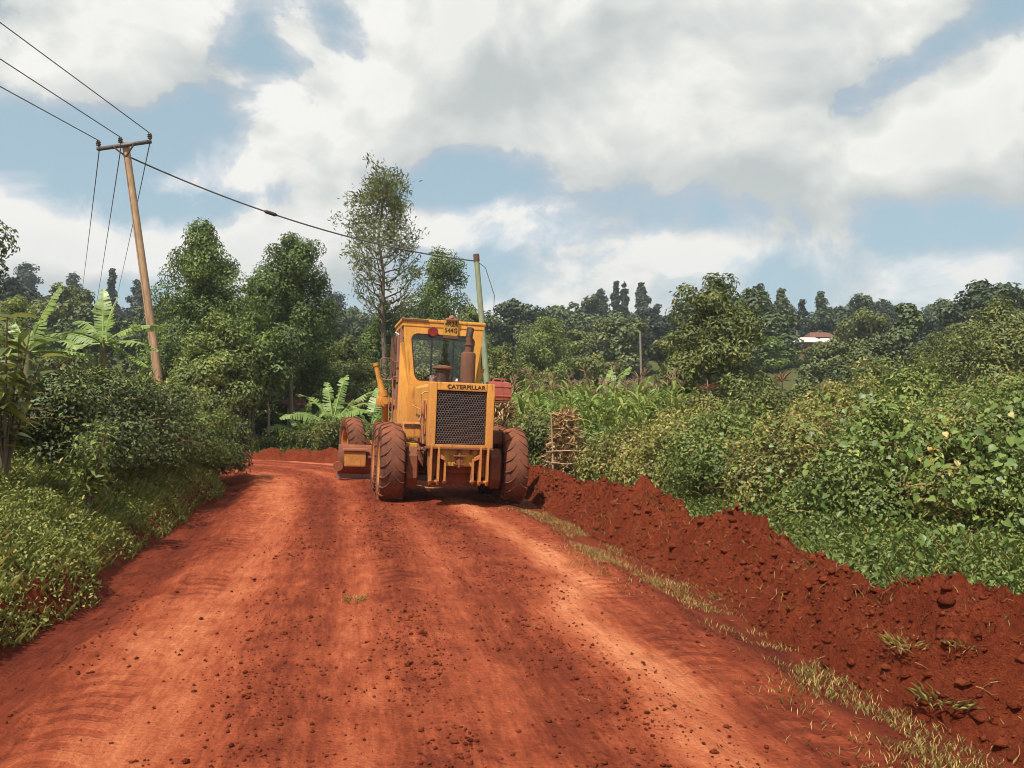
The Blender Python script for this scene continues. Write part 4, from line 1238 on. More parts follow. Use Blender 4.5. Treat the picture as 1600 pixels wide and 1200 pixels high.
# ------------------------------------------------------------------ ground cover
def cover(name, X, Y, Z, mat, L, aspect, rng, up=1.0, upd=.2, mean=.45, sig=.22):
    n = len(X)
    C = np.stack([X, Y, Z], 1)
    N = rng.normal(size=(n, 3)) * .55 + [0, 0, up]
    D = rng.normal(size=(n, 3)) + [0, 0, upd]
    Lr = L * rng.uniform(.55, 1.4, n)
    V, F = leaf_np(C, N, D, Lr, Lr * aspect, .2, .3)
    rn = np.clip(rng.normal(mean, sig, n), 0, 1)
    return link(name, mesh_np(name, V, F, M[mat], fattr={'rnd': np.repeat(rn, 2)}), kind='stuff')
def blades(name, X, Y, Z, mat, H, wd, rng, mean=.45, sig=.22, lean=.7):
    n = len(X)
    C = np.stack([X, Y, Z], 1)
    a = rng.uniform(0, 6.28, n)
    D = np.stack([np.cos(a) * lean, np.sin(a) * lean, np.ones(n)], 1) * rng.uniform(.7, 1.2, (n, 1)) + rng.normal(size=(n, 3)) * .15
    N = np.stack([-np.cos(a), -np.sin(a), np.full(n, .4)], 1)
    Lr = H * rng.uniform(.5, 1.4, n)
    V, F = leaf_np(C, N, D, Lr, np.full(n, wd), .1, .35)
    return link(name, mesh_np(name, V, F, M[mat], fattr={'rnd': np.repeat(np.clip(rng.normal(mean, sig, n), 0, 1), 2)}), kind='stuff')

rng = np.random.default_rng(91)
def pick_zone(n, x0, x1, y0, y1, f):
    X, Y = rng.uniform(x0, x1, n), y0 + (y1 - y0) * rng.uniform(0, 1, n) ** 1.35
    lat, alo = road_coords(X, Y)
    k = f(X, Y, lat, alo)
    return X[k], Y[k], lat[k]
# left bank: low leafy growth spilling over the cut edge
X, Y, lat = pick_zone(290000, -11, -2.6, 2.8, 20, lambda X, Y, la, al: (-la - HW + (fbm(al * .9, la * 0 + 3.3, 3, 5) - .5) * .5 > -.02 + .30 * np.clip(fbm(al * 1.5, la * 0, 3, 17) - .45, 0, 1)) & (la > -7.5) & (Y > 2.8))
lay = rng.uniform(0, 1, len(X)) ** 1.6
mound = fbm(X * 2.3, Y * 2.3, 3, 19)
cover('bank_groundcover', X, Y, land(X, Y) + .02 + lay * (.05 + .30 * np.clip(mound - .3, 0, 1)), 'grass', .036, .62, rng)
kk = rng.uniform(0, 1, len(X)) < .22
blades('bank_grass', X[kk], Y[kk], land(X[kk], Y[kk]) + .0, 'grass', .13, .010, rng, .55)
# verge between the windrow and the right hedge
X, Y, lat = pick_zone(150000, .5, 9, 3.0, 19, lambda X, Y, la, al: (la > HW + .70) & (la < HW + 4.2))
lay = rng.uniform(0, 1, len(X)) ** 1.6
cover('verge_groundcover', X, Y, land(X, Y) + .02 + lay * (.06 + .30 * np.clip(fbm(X * 2, Y * 2, 3, 23) - .3, 0, 1)), 'leaf_bright', .048, .6, rng)
wk = (rng.uniform(0, 1, len(X)) < .07) & (fbm(X * 1.4, Y * 1.4, 3, 47) > .47)
cover('verge_weeds', X[wk], Y[wk], land(X[wk], Y[wk]) + rng.uniform(.05, .38, wk.sum()), 'leaf_vine', .085, .7, rng)
kk = rng.uniform(0, 1, len(X)) < .14
blades('verge_grass', X[kk], Y[kk], land(X[kk], Y[kk]), 'grass', .16, .010, rng, .55)
# flattened dry strip between carriageway and windrow
X, Y, lat = pick_zone(105000, -.5, 3.6, 2.4, 15, lambda X, Y, la, al: (rng.uniform(0, 1, len(X)) < np.exp(-((la - HW + .06 - (fbm(al * .7, la * 0, 3, 29) - .5) * .7) / .30) ** 2)) & (fbm(al * 2.2, la * 3.0, 3, 27) + rng.uniform(-.12, .12, len(X)) > .46))
blades('dry_grass_strip', X, Y, land(X, Y) + .002, 'grass_dry', .040, .0042, rng, .52, .25, 1.8)
# far field grass by the bend and beyond the right hedge
X, Y, lat = pick_zone(60000, -18, 14, 19, 42, lambda X, Y, la, al: np.abs(la) > HW + .8)
blades('field_grass', X, Y, land(X, Y), 'grass', .35, .030, rng, .5)
# weeds poking out of the windrow, single tufts of grass
k = rng.integers(0, WX.size, 3200)
fx, fy, fz = WX.ravel()[k], WY.ravel()[k], WZ.ravel()[k]
sel = (fbm(fx * 3, fy * 3, 2, 33) > .52) & (fz > land(fx, fy, False) + .02)
blades('windrow_weeds', fx[sel], fy[sel], fz[sel], 'grass_dry', .07, .0045, rng, .25, .22, .9)
for i, (px, py, sz, lab) in enumerate(((1478, 1105, .16, 'green grass tuft on the dry strip in the lower right corner'), (1420, 1005, .14, 'thin grass tuft rooted on the second soil heap'), (1505, 1008, .10, 'small dark weed tuft on the nearest soil heap'),
        (1130, 935, .12, 'flattened grass tuft at the foot of the third soil heap'), (553, 935, .11, 'lone sprig of uprooted grass lying on the road'), (1010, 915, .12, 'grass tuft on the dry strip beyond the third soil heap'))):
    v = pdir(px, py)
    best = None
    dd_ = np.linspace(2.5, 18, 420)
    PX, PZ = v.x / v.y * dd_, CAMZ + v.z / v.y * dd_
    ZZ = land(PX, dd_, False)
    for q_, (x_, d_) in enumerate(zip(PX, dd_)):
        zz = ZZ[q_]
        if abs(PZ[q_] - zz) < .9:
            D2 = (WX - x_) ** 2 + (WY - d_) ** 2
            m_ = np.argmin(D2)
            if D2.ravel()[m_] < .004:
                zz = max(zz, WZ.ravel()[m_])
        if PZ[q_] <= zz + .01:
            best = Vector((x_, d_, zz)); break
    if best is None:
        continue
    r2 = np.random.default_rng(7000 + i)
    n = 150 if sz > .13 else 80
    aa = r2.uniform(0, 6.28, n)
    rr2 = sz * 1.0 * np.sqrt(r2.uniform(0, 1, n))
    C = np.stack([np.cos(aa) * rr2, np.sin(aa) * rr2, np.full(n, -.015)], 1)
    flat = 2.2 if i == 4 else .8
    D = np.stack([np.cos(aa) * flat, np.sin(aa) * flat, np.ones(n)], 1) + r2.normal(size=(n, 3)) * .9
    Lr = sz * .42 * r2.uniform(.4, 1.4, n)
    V, F = leaf_np(C, np.stack([-np.cos(aa), -np.sin(aa), np.full(n, .5)], 1), D, Lr, np.full(n, .0032), .1, .4)
    o = link('grass_tuft', mesh_np('grass_tuft', V, F, M['grass_dry'], fattr={'rnd': np.repeat(np.clip(r2.normal(.55, .22, n), 0, 1), 2)}), None, best)
    tag(o, lab, 'grass tuft')
# roots, straw and twigs scattered through the turned soil
parts = []
k = rng.integers(0, WX.size, 2600)
Pk = np.stack([WX.ravel()[k], WY.ravel()[k], WZ.ravel()[k] + .006], 1)
Pk = Pk[(Pk[:, 2] > land(Pk[:, 0], Pk[:, 1]) - .03) & (Pk[:, 1] < 11)]
yq = rng.uniform(2.8, 12, 420)
xq = np.interp(yq, CL[3:10, 1], CL[3:10, 0]) + rng.normal(1.9, .7, 420)
Pr = np.stack([xq, yq, land(xq, yq) + .006], 1)
for Ps, l0, l1, tilt, wob_, r0_, r1_ in ((Pk, .03, .14, .5, .010, .0012, .0032), (Pr, .02, .09, .0, .005, .001, .0024)):
    for p in Ps:
        a, ln = rng.uniform(0, 6.28), rng.uniform(l0, l1)
        d = np.array([math.cos(a), math.sin(a), rng.normal() * tilt]) * ln
        parts.append(tube_np(p + np.linspace(-.5, .5, 4)[:, None] * d + rng.normal(size=(4, 3)) * wob_, rng.uniform(r0_, r1_), 3, False))
V, F = merge(parts)
link('root_litter', mesh_np('root_litter', V, F, M['root'], fattr={'rnd': rng.uniform(0, 1, len(F))}), kind='stuff')

# ------------------------------------------------------------------ the motor grader
def paint(name, c, rough=.5, dust_lo=.25, dust_hi=1.4, dust_amt=.8, chips=.5, spec=.4, metallic=0.0):
    """worn enamel: chips down to primer and rust, red road dust that thickens towards the ground"""
    m, b_ = new_mat(name)
    o_ = b_.n('ShaderNodeTexCoord').outputs['Object']
    g = b_.n('ShaderNodeNewGeometry')
    pos = g.outputs['Position']
    z = b_.n('ShaderNodeSeparateXYZ', ins={0: pos}).outputs[2]
    n1 = b_.noise(o_, 3.5, 6, .65)
    n2 = b_.noise(o_, 22.0, 5, .7)
    n3 = b_.noise(b_.vm('MULTIPLY', o_, (1, 1, .12)), 16.0, 5, .65)
    base = b_.mix(b_.sstep(n1, .35, .7), (*[v * .84 for v in c], 1), (*[min(1, v * 1.1) for v in c], 1))
    base = b_.mix(b_.m('MULTIPLY', b_.sstep(n3, .52, .70), .7), base, (.20, .07, .025, 1))
    base = b_.mix(b_.m('MULTIPLY', b_.sstep(n2, .62, .70), chips), base, (.11, .045, .025, 1))
    dz = b_.sstep(z, dust_hi, dust_lo, .06, dust_amt)
    upn = b_.n('ShaderNodeSeparateXYZ', ins={0: g.outputs['Normal']}).outputs[2]
    dz = b_.m('ADD', dz, b_.sstep(upn, .5, 1.0, 0, .35))
    dm = b_.m('MULTIPLY', dz, b_.sstep(b_.m('ADD', n1, b_.m('MULTIPLY', n2, .5)), .45, .95, .25, 1.2), clamp=True)
    col = b_.mix(dm, base, (.30, .090, .042, 1))
    r = b_.m('ADD', rough, b_.m('MULTIPLY', dm, .4), clamp=True)
    finish(b_, col, r, spec, metallic, bump=n2, bstr=.12, bdist=.01)
    return m
M['yellow'] = paint('grader_yellow', (.74, .335, .055), dust_lo=.3, dust_hi=2.4, dust_amt=.75)
M['yellow_light'] = paint('bumper_yellow', (.62, .36, .035), dust_amt=.55)
M['rust'] = paint('rusty_steel', (.13, .065, .042), .8, chips=.3, dust_amt=.8, spec=.2)
M['dark'] = paint('grimy_black', (.022, .018, .016), .6, dust_amt=.7, chips=.2)
M['steel'] = paint('bare_steel', (.34, .31, .29), .4, dust_amt=.4, metallic=.6)
M['grille'] = paint('grille_iron', (.12, .10, .09), .55, dust_amt=.3, chips=.2)
M['primer'] = paint('pinkish_primer', (.36, .16, .10), .7, dust_amt=.5)
M['red_can'] = paint('red_plastic', (.46, .10, .075), .42, dust_lo=1.2, dust_hi=2.4, dust_amt=.45, chips=.15)
M['lens'] = paint('red_lens', (.20, .010, .010), .18, dust_lo=-2, dust_hi=-1, dust_amt=0, chips=0)
M['plate'] = paint('number_plate', (.60, .33, .04), .5, dust_lo=1.0, dust_hi=4.0, dust_amt=.5, chips=.6)
M['letter'] = paint('lettering', (.03, .018, .012), .6, dust_lo=-2, dust_hi=-1, dust_amt=0, chips=.0)
M['tyre'] = paint('dusty_tyre', (.06, .042, .034), .85, dust_lo=-1.0, dust_hi=3.0, dust_amt=.68, chips=0, spec=.1)
M['insulator'] = paint('insulator', (.05, .035, .03), .25, dust_lo=-2, dust_hi=-1, dust_amt=0, chips=0)
M['wire'] = paint('aluminium_wire', (.10, .10, .10), .5, dust_lo=-2, dust_hi=-1, dust_amt=0, chips=0)
mg, b_ = new_mat('cab_glass')
gl = b_.n('ShaderNodeBsdfGlossy', ins={'Color': (.8, .85, .85, 1), 'Roughness': .05})
tr = b_.n('ShaderNodeBsdfTransparent', ins={'Color': (.93, .95, .94, 1)})
df = b_.n('ShaderNodeBsdfDiffuse', ins={'Color': (.30, .17, .11, 1)})
fr = b_.n('ShaderNodeFresnel', ins={'IOR': 1.45})
mx1 = b_.n('ShaderNodeMixShader', ins={0: fr.outputs[0], 1: tr.outputs[0], 2: gl.outputs[0]})
dn = b_.sstep(b_.noise(b_.n('ShaderNodeTexCoord').outputs['Object'], 2.2, 4, .6), .5, .85, .0, .10)
mx2 = b_.n('ShaderNodeMixShader', ins={0: dn, 1: mx1.outputs[0], 2: df.outputs[0]})
b_.n('ShaderNodeOutputMaterial', ins={0: mx2.outputs[0]})
M['glass'] = mg

class PB:
    """collects bevelled boxes, cylinders, bars and plates into one part"""
    def __init__(self):
        self.bm = bmesh.new()
    def _xf(self, vs, mat):
        bmesh.ops.transform(self.bm, matrix=mat, verts=vs)
    def box(self, x0, x1, y0, y1, z0, z1, bev=.012, rot=None):
        r = bmesh.ops.create_cube(self.bm, size=1)
        vs = r['verts']
        c = Vector(((x0 + x1) / 2, (y0 + y1) / 2, (z0 + z1) / 2))
        self._xf(vs, Matrix.Translation(c) @ (Euler(rot).to_matrix().to_4x4() if rot else Matrix()) @ Matrix.Diagonal((abs(x1 - x0), abs(y1 - y0), abs(z1 - z0), 1)))
        if bev:
            es = list({e for v in vs for e in v.link_edges})
            bmesh.ops.bevel(self.bm, geom=es, offset=min(bev, .45 * min(abs(x1 - x0), abs(y1 - y0), abs(z1 - z0))), segments=2, affect='EDGES', profile=.7)
        return self
    def cyl(self, p0, p1, r0, r1=None, seg=20, cap=True):
        p0, p1 = Vector(p0), Vector(p1)
        d = p1 - p0
        r = bmesh.ops.create_cone(self.bm, cap_ends=cap, cap_tris=False, segments=seg, radius1=r0, radius2=r0 if r1 is None else r1, depth=d.length)
        self._xf(r['verts'], Matrix.Translation((p0 + p1) / 2) @ d.to_track_quat('Z', 'Y').to_matrix().to_4x4())
        return self
    def tube(self, pts, rad, sides=8, closed_loop=False):
        if closed_loop:
            pts = list(pts) + [pts[0], pts[1]]
        V, F = tube_np(np.array(pts, float), rad, sides, not closed_loop)
        vs = [self.bm.verts.new(v) for v in V]
        for f in F:
            f = list(dict.fromkeys(int(i) for i in f))
            try:
                self.bm.faces.new([vs[i] for i in f])
            except ValueError:
                pass
        return self
    def plate(self, poly, axis, t0, t1, bev=.006):
        """extruded polygon; poly in the two remaining axes (x,z), (y,z) or (x,y)"""
        def P(a, c, t):
            return {'y': (a, t, c), 'x': (t, a, c), 'z': (a, c, t)}[axis]
        va = [self.bm.verts.new(P(a, c, t0)) for a, c in poly]
        vb = [self.bm.verts.new(P(a, c, t1)) for a, c in poly]
        fs = [self.bm.faces.new(va), self.bm.faces.new(vb[::-1])]
        n_ = len(poly)
        for i in range(n_):
            fs.append(self.bm.faces.new([va[i], vb[i], vb[(i + 1) % n_], va[(i + 1) % n_]]))
        bmesh.ops.recalc_face_normals(self.bm, faces=fs)
        if bev:
            es = list({e for f in fs[:2] for e in f.edges})
            bmesh.ops.bevel(self.bm, geom=es, offset=bev, segments=1, affect='EDGES')
        return self
    def lathe(self, prof, seg=48, axis='x'):
        """revolve (offset along axis, radius) pairs"""
        rings = []
        for o_, r in prof:
            ring = []
            for k in range(seg):
                a = 2 * math.pi * k / seg
                c, s = r * math.cos(a), r * math.sin(a)
                ring.append(self.bm.verts.new({'x': (o_, c, s), 'z': (c, s, o_), 'y': (c, o_, s)}[axis]))
            rings.append(ring)
        for i in range(len(rings) - 1):
            for k in range(seg):
                q = (k + 1) % seg
                self.bm.faces.new([rings[i][k], rings[i][q], rings[i + 1][q], rings[i + 1][k]])
        return self
    def build(self, name, mat, parent, loc=None, rot=None, smooth=False, mtx=None, **props):
        me = bpy.data.meshes.new(name)
        bmesh.ops.recalc_face_normals(self.bm, faces=self.bm.faces[:])
        if mtx is not None:
            bmesh.ops.transform(self.bm, matrix=mtx, verts=self.bm.verts[:])
        self.bm.to_mesh(me)
        self.bm.free()
        me.materials.append(M[mat])
        if smooth:
            me.polygons.foreach_set('use_smooth', np.ones(len(me.polygons), bool))
            me.set_sharp_from_angle(angle=math.radians(40))
        return link(name, me, parent, loc, rot, **props)

GX0, GY0, YAW, ROLL = -1.06, 13.62, math.radians(13.0), math.radians(2.3)
gr = thing('motor_grader', 'dusty yellow motor grader seen from behind on the red earth road', 'grader', (0, 0, 0))
gm = Matrix.Rotation(YAW, 4, 'Z') @ Matrix.Rotation(ROLL, 4, 'Y')
def wheel_ground(x, y):
    p = gm @ Vector((x, y, 0))
    return gz(p.x + GX0, p.y + GY0) - p.z
gzz = float(np.median([wheel_ground(x, y) for x in (-1.02, 1.02) for y in (0, 1.5)])) - .02
gr.location = (GX0, GY0, gzz)
gr.rotation_euler = gm.to_euler()
PIV = Matrix.Translation((0, 2.3, 0)) @ Matrix.Rotation(math.radians(6.5), 4, 'Z') @ Matrix.Translation((0, -2.3, 0))   # articulation of the front frame

# wheels: rim with a tyre on it
def tyre_pb(R, w, lug):
    p = PB()
    h = w / 2
    p.lathe([(-h * .62, R * .56), (-h * .88, R * .62), (-h, R * .74), (-h * .99, R * .87), (-h * .90, R * .945), (-h * .70, R * .978), (-h * .3, R * .992), (0, R * .995), (h * .3, R * .992), (h * .70, R * .978), (h * .90, R * .945), (h * .99, R * .87), (h, R * .74), (h * .88, R * .62), (h * .62, R * .56)], 56)
    nl = 22
    for k in range(nl):
        for s in (-1, 1):
            a = 2 * math.pi * (k + (.5 if s > 0 else 0)) / nl
            pts = []
            for u, da in ((.16, -.17), (.45, -.06), (.72, .0), (.93, .03), (1.03, .04)):
                rr = R * (1.0 if u < .9 else (.945 if u < 1 else .86)) 
                pts.append((s * h * u, rr * math.cos(a + da), rr * math.sin(a + da)))
            V, F = tube_np(np.array(pts), np.array([.005, .008, .011, .016, .010]) * lug, 5)
            vs = [p.bm.verts.new(v) for v in V]
            for f in F:
                f = list(dict.fromkeys(int(i) for i in f))
                try:
                    p.bm.faces.new([vs[i] for i in f])
                except ValueError:
                    pass
    return p
def rim_pb(R, w, side):
    p = PB()
    h = w / 2
    p.lathe([(-h * .9, R * .60), (-h * .80, R * .54), (-h * .2, R * .52), (h * .2, R * .52), (h * .80, R * .54), (h * .9, R * .60)], 36)
    p.lathe([(side * h * .25, R * .52), (side * h * .22, R * .28), (side * h * .5, R * .24), (side * h * .55, R * .05), (side * h * .55, .001)], 28)
    for k in range(8):
        a = k * math.pi / 4
        p.cyl((side * h * .2, R * .38 * math.cos(a), R * .38 * math.sin(a)), (side * h * .34, R * .38 * math.cos(a), R * .38 * math.sin(a)), .018, seg=8)
    return p
WR, WW = .655, .40
ty_me = ri_l = None
for i, (x, y, f) in enumerate(((-1.02, 0, 0), (1.02, 0, 0), (-1.02, 1.52, 0), (1.02, 1.52, 0), (-1.0, 6.3, 1), (1.0, 6.3, 1))):
    side = -1 if x < 0 else 1
    loc = Vector((x, y, WR - .015)) if not f else PIV @ Vector((x, y, WR - .03))
    rot = (0, 0, 0) if not f else (0, math.radians(-4), math.radians(6.5 + 4))
    w = rim_pb(WR, WW, side).build('wheel', 'yellow', gr, loc, (math.radians(37 * i), 0, 0) if not f else rot, smooth=True)
    if ty_me is None:
        t = tyre_pb(WR, WW, 1.0).build('tyre', 'tyre', w, smooth=True)
        ty_me = t.data
    else:
        link('tyre', ty_me, w)

# tandem cases and rear axle
for s in (-1, 1):
    PB().plate([(-.42, .44), (-.30, .28), (1.8, .28), (1.94, .44), (1.94, .80), (1.80, .94), (-.30, .94), (-.42, .80)], 'x', s * .60, s * .79, .02).build('tandem_case', 'rust', gr)
PB().cyl((-.62, .76, .66), (.62, .76, .66), .20, seg=24).box(-.30, .30, .45, 1.1, .42, .95, .05).build('rear_axle', 'rust', gr, smooth=True)

# engine hood
hood = PB().plate([(-.48, .98), (-.50, 1.10), (-.50, 1.93), (-.46, 1.985), (.46, 1.985), (.50, 1.93), (.50, 1.10), (.48, .98)], 'y', -.70, 1.45, .015).build('engine_hood', 'yellow', gr)
# radiator frame with lip, brand lettering on its head rail
rf = PB()
rf.box(-.525, -.402, -.90, -.70, .97, 2.0, .02).box(.402, .525, -.90, -.70, .97, 2.0, .02)
rf.box(-.4015, .4015, -.898, -.70, 1.872, 2.003, .02).box(-.4015, .4015, -.898, -.70, .968, 1.02, .012)
rf = rf.build('radiator_frame', 'yellow', gr)
PB().box(-.40, .40, -.74, -.705, 1.02, 1.87, 0).build('radiator_core', 'dark', gr)
# honeycomb guard
def honeycomb(x0, x1, z0, z1, y, a, t):
    p = []
    dx, dz = a * math.sqrt(3), a * 1.5
    rows, cols = int((z1 - z0) / dz) + 1, int((x1 - x0) / dx) + 1
    def bar(A, B):
        if not (x0 <= A[0] <= x1 and x0 <= B[0] <= x1 and z0 <= A[1] <= z1 and z0 <= B[1] <= z1):
            return
        d = np.array([B[0] - A[0], B[1] - A[1]]); d /= np.hypot(*d); n_ = np.array([-d[1], d[0]]) * t
        V = [(A[0] + n_[0], y, A[1] + n_[1]), (A[0] - n_[0], y, A[1] - n_[1]), (B[0] - n_[0], y, B[1] - n_[1]), (B[0] + n_[0], y, B[1] + n_[1])]
        V += [(v[0], y + .012, v[2]) for v in V]
        p.append((np.array(V), np.array([(0, 1, 2, 3), (4, 7, 6, 5), (0, 4, 5, 1), (1, 5, 6, 2), (2, 6, 7, 3), (3, 7, 4, 0)])))
    for r in range(rows + 1):
        for c in range(cols + 1):
            cx, cz = x0 + c * dx + (r % 2) * dx / 2, z0 + r * dz
            P = [(cx + a * math.sin(k * math.pi / 3), cz + a * math.cos(k * math.pi / 3)) for k in range(4)]
            for k in range(3):
                bar(P[k], P[k + 1])
    return merge(p)
V, F = honeycomb(-.40, .40, 1.02, 1.872, -.872, .0245, .0042)
link('grille', mesh_np('grille', V, F, M['grille']), rf, kind='stuff')
def text_part(body, size, loc, rot, mat, parent, name, sx=1.0, depth=.003, bold=.0):
    cu = bpy.data.curves.new(name, 'FONT')
    cu.body, cu.size, cu.extrude, cu.align_x, cu.align_y, cu.offset = body, size, depth, 'CENTER', 'CENTER', bold
    cu.space_character = 1.05
    o = bpy.data.objects.new(name, cu)
    COL.objects.link(o)
    dg = bpy.context.evaluated_depsgraph_get()
    me = bpy.data.meshes.new_from_object(o.evaluated_get(dg))
    bpy.data.objects.remove(o)
    me.materials.clear(); me.materials.append(M[mat])
    r = link(name, me, parent, loc, rot)
    r.scale = (sx, 1, 1)
    return r
text_part('CATERPILLAR', .088, (.06, -.9005, 1.932), (math.pi / 2, 0, 0), 'letter', rf, 'lettering', 1.10, bold=.0022)

# side of the hood: louvres, handrails, pipes
for s in (-1, 1):
    hr = PB().tube([(s * .56, -.55, 1.30), (s * .60, -.55, 1.33), (s * .60, -.55, 1.80), (s * .56, -.55, 1.84), (s * .50, -.55, 1.84)], .013)
    hr.tube([(s * .60, -.55, 1.55), (s * .60, .9, 1.62), (s * .5, .95, 1.62)], .012)
    hr.build('handrail', 'yellow', gr, smooth=True)
    for k in range(3):
        PB().box(s * .498, s * .520, -.45 + k * .55, .0 + k * .55, 1.15, 1.72, .01).build('hood_side_panel', 'yellow', gr)
PB().tube([(-.53, -.40, 1.0), (-.55, -.38, 1.2), (-.54, -.36, 1.7)], .02).tube([(-.58, -.2, 1.0), (-.60, -.2, 1.35), (-.52, -.1, 1.5)], .016).build('side_pipe', 'primer', gr, smooth=True)
PB().box(-.86, -.56, -.28, .10, 1.08, 1.34, .03).build('battery_box', 'yellow', gr)
PB().box(-.84, -.58, -.30, -.281, 1.26, 1.31, .006).build('battery_box_clasp', 'dark', gr)
PB().box(.56, .84, -.20, .2, 1.02, 1.24, .03).build('tool_box', 'rust', gr)
PB().plate([(-.84, 1.0), (-.60, 1.0), (-.60, .68), (-.65, .62), (-.76, .62), (-.80, .68)], 'y', -.26, -.22, .012).build('step_plate', 'yellow_light', gr)
PB().cyl((-.58, -.4, .80), (-.58, .3, .80), .07, seg=14).cyl((-.52, -.5, .92), (-.68, -.1, .86), .035, seg=10).box(-.7, -.52, -.2, .2, .86, 1.0, .02).tube([(-.62, -.42, 1.0), (-.60, -.5, .9), (-.54, -.46, .74), (-.50, -.3, .70)], .018).build('hydraulic_valve', 'rust', gr, smooth=True)

# rear counterweight frame: four mounting ears with gussets, yellow cross plate and drawbar pin
for s in (-1, 1):
    e = PB()
    for xx in (.335, .455):
        e.plate([(-.92, .985), (-.62, .985), (-.62, .60), (-.74, .39), (-.86, .37), (-.92, .44)], 'x', s * xx - .017, s * xx + .017, .004)
    e.box(s * .347 if s > 0 else -.443, s * .443 if s > 0 else -.347, -.70, -.62, .50, .97, .005)
    e.cyl((s * .31, -.84, .43), (s * .485, -.84, .43), .026, seg=12)
    e.build('mounting_ear', 'yellow', gr)
    g_ = PB().plate([(s * .322, .87), (s * .322, .80), (s * .235, .76), (s * .235, .82)], 'y', -.90, -.66, .004)
    g_.plate([(-.88, .80), (-.66, .80), (-.66, .55), (-.74, .42), (-.82, .39), (-.88, .44)], 'x', s * .225 - .016, s * .225 + .016, .004)
    g_.cyl((s * .19, -.82, .43), (s * .26, -.82, .43), .024, seg=12)
    g_.build('inner_gusset', 'yellow', gr)
PB().plate([(-.32, .965), (.32, .965), (.32, .84), (.23, .76), (.23, .67), (-.23, .67), (-.23, .76), (-.32, .84)], 'y', -.80, -.76, .006).build('rear_cross_plate', 'yellow_light', gr)
PB().box(-.11, .11, -.90, -.80, .83, .85, .006).box(-.09, .09, -.88, -.80, .70, .72, .006).cyl((0, -.85, .66), (0, -.85, .93), .030, seg=12).box(-.05, .05, -.87, -.80, .73, .82, .01).build('drawbar_hitch', 'rust', gr)
PB().box(.17, .215, -.81, -.795, .86, .94, .015).build('plate_slot', 'dark', gr)
PB().box(-.54, .54, -.91, -.60, .945, .967, .006).build('rear_cross_member', 'rust', gr)
PB().box(-.42, .42, -.6, 1.6, .55, .93, .04).build('main_frame', 'rust', gr)
PB().plate([(-.34, .56), (.34, .56), (.20, .36), (-.20, .36)], 'y', -.45, .6, .02).build('belly_guard', 'dark', gr)

# on the hood: air pre-cleaner, muffler and stack, filters
PB().cyl((-.20, .05, 1.975), (-.20, .05, 2.22), .115, .125, 22).build('air_precleaner', 'dark', gr, smooth=True)
PB().lathe([(0, .001), (0, .165), (.02, .180), (.05, .170), (.075, .06), (.078, .001)], 24, 'z').build('precleaner_cap', 'rust', gr, (-.20, .05, 2.24), smooth=True)
mu = PB().lathe([(0, .001), (0, .13), (.02, .148), (.55, .148), (.58, .13), (.595, .075), (.70, .072), (.705, .09), (.73, .09), (.735, .065), (.86, .062), (.862, .001)], 24, 'z').build('muffler', 'rust', gr, (.245, .12, 1.975), smooth=True)
mu.scale = (.86, .86, 1)
PB().cyl((0, 0, 0), (.03, .05, .16), .068, .075, 18).build('exhaust_tip', 'dark', mu, (0, 0, .84), smooth=True)
PB().cyl((-.34, .2, 1.97), (-.34, .2, 2.14), .06, seg=16).cyl((.02, .2, 1.97), (.02, .2, 2.12), .07, seg=16).build('fuel_filter', 'steel', gr, smooth=True)
PB().cyl((.0, .1, 2.05), (.08, .06, 2.05), .055, seg=16).build('work_lamp', 'steel', gr, smooth=True)
PB().tube([(-.45, -.5, 1.98), (-.44, -.5, 2.06), (-.38, -.52, 2.10), (-.42, -.5, 2.02), (-.48, -.48, 2.08)], .018).build('hose_coil', 'primer', gr, smooth=True)
PB().lathe([(0, .001), (0, .05), (.03, .055), (.05, .03), (.05, .001)], 16, 'z').build('radiator_cap', 'rust', gr, (.0, -.5, 1.98), smooth=True)

# ---- cab
CY0, CY1 = 1.55, 3.02
cab = PB()
outer = [(-.60, 1.22), (-.60, 1.95), (-.745, 2.86), (-.755, 3.19), (.755, 3.19), (.745, 2.86), (.60, 1.95), (.60, 1.22)]
def ring_panel(outer, hole, y0, y1):
    p = PB()
    bm = p.bm
    n_ = 12
    loops = []
    for poly, yy in ((outer, y0), (hole, y0), (hole, y1), (outer, y1)):
        loops.append([bm.verts.new((x, yy, z)) for x, z in poly])
    for a, c in ((0, 1), (1, 2), (2, 3), (3, 0)):
        m_ = len(loops[a])
        for i in range(m_):
            bm.faces.new([loops[a][i], loops[a][(i + 1) % m_], loops[c][(i + 1) % m_], loops[c][i]])
    return p
def round_rect(x0, x1, z0, z1, r, k=6, taper=0.0):
    out = []
    for cx, cz, a0 in ((x0 + r, z0 + r, 180), (x1 - r, z0 + r, 270), (x1 - r, z1 - r, 0), (x0 + r, z1 - r, 90)):
        for i in range(k):
            a = math.radians(a0 + 90 * i / (k - 1))
            x, z = cx + r * math.cos(a), cz + r * math.sin(a)
            x *= 1 - taper * (z1 - z) / (z1 - z0)
            out.append((x, z))
    return out
def resample(poly, ref):
    """points on the outline poly seen along the same angles as ref, so both rings pair up"""
    out = []
    c = np.mean(np.array(ref), axis=0)
    for x, z in ref:
        d = np.array([x, z]) - c
        best = None
        for i in range(len(poly)):
            a, b2 = np.array(poly[i]), np.array(poly[(i + 1) % len(poly)])
            e = b2 - a
            den = d[0] * e[1] - d[1] * e[0]
            if abs(den) < 1e-9:
                continue
            w_ = a - c
            t = (w_[0] * e[1] - w_[1] * e[0]) / den
            s_ = (w_[0] * d[1] - w_[1] * d[0]) / den
            if t > 0 and -1e-6 <= s_ <= 1 + 1e-6 and (best is None or t < best):
                best = t
        out.append(tuple(c + d * best))
    return out
hole = round_rect(-.60, .60, 2.10, 2.96, .13, 8, .17)
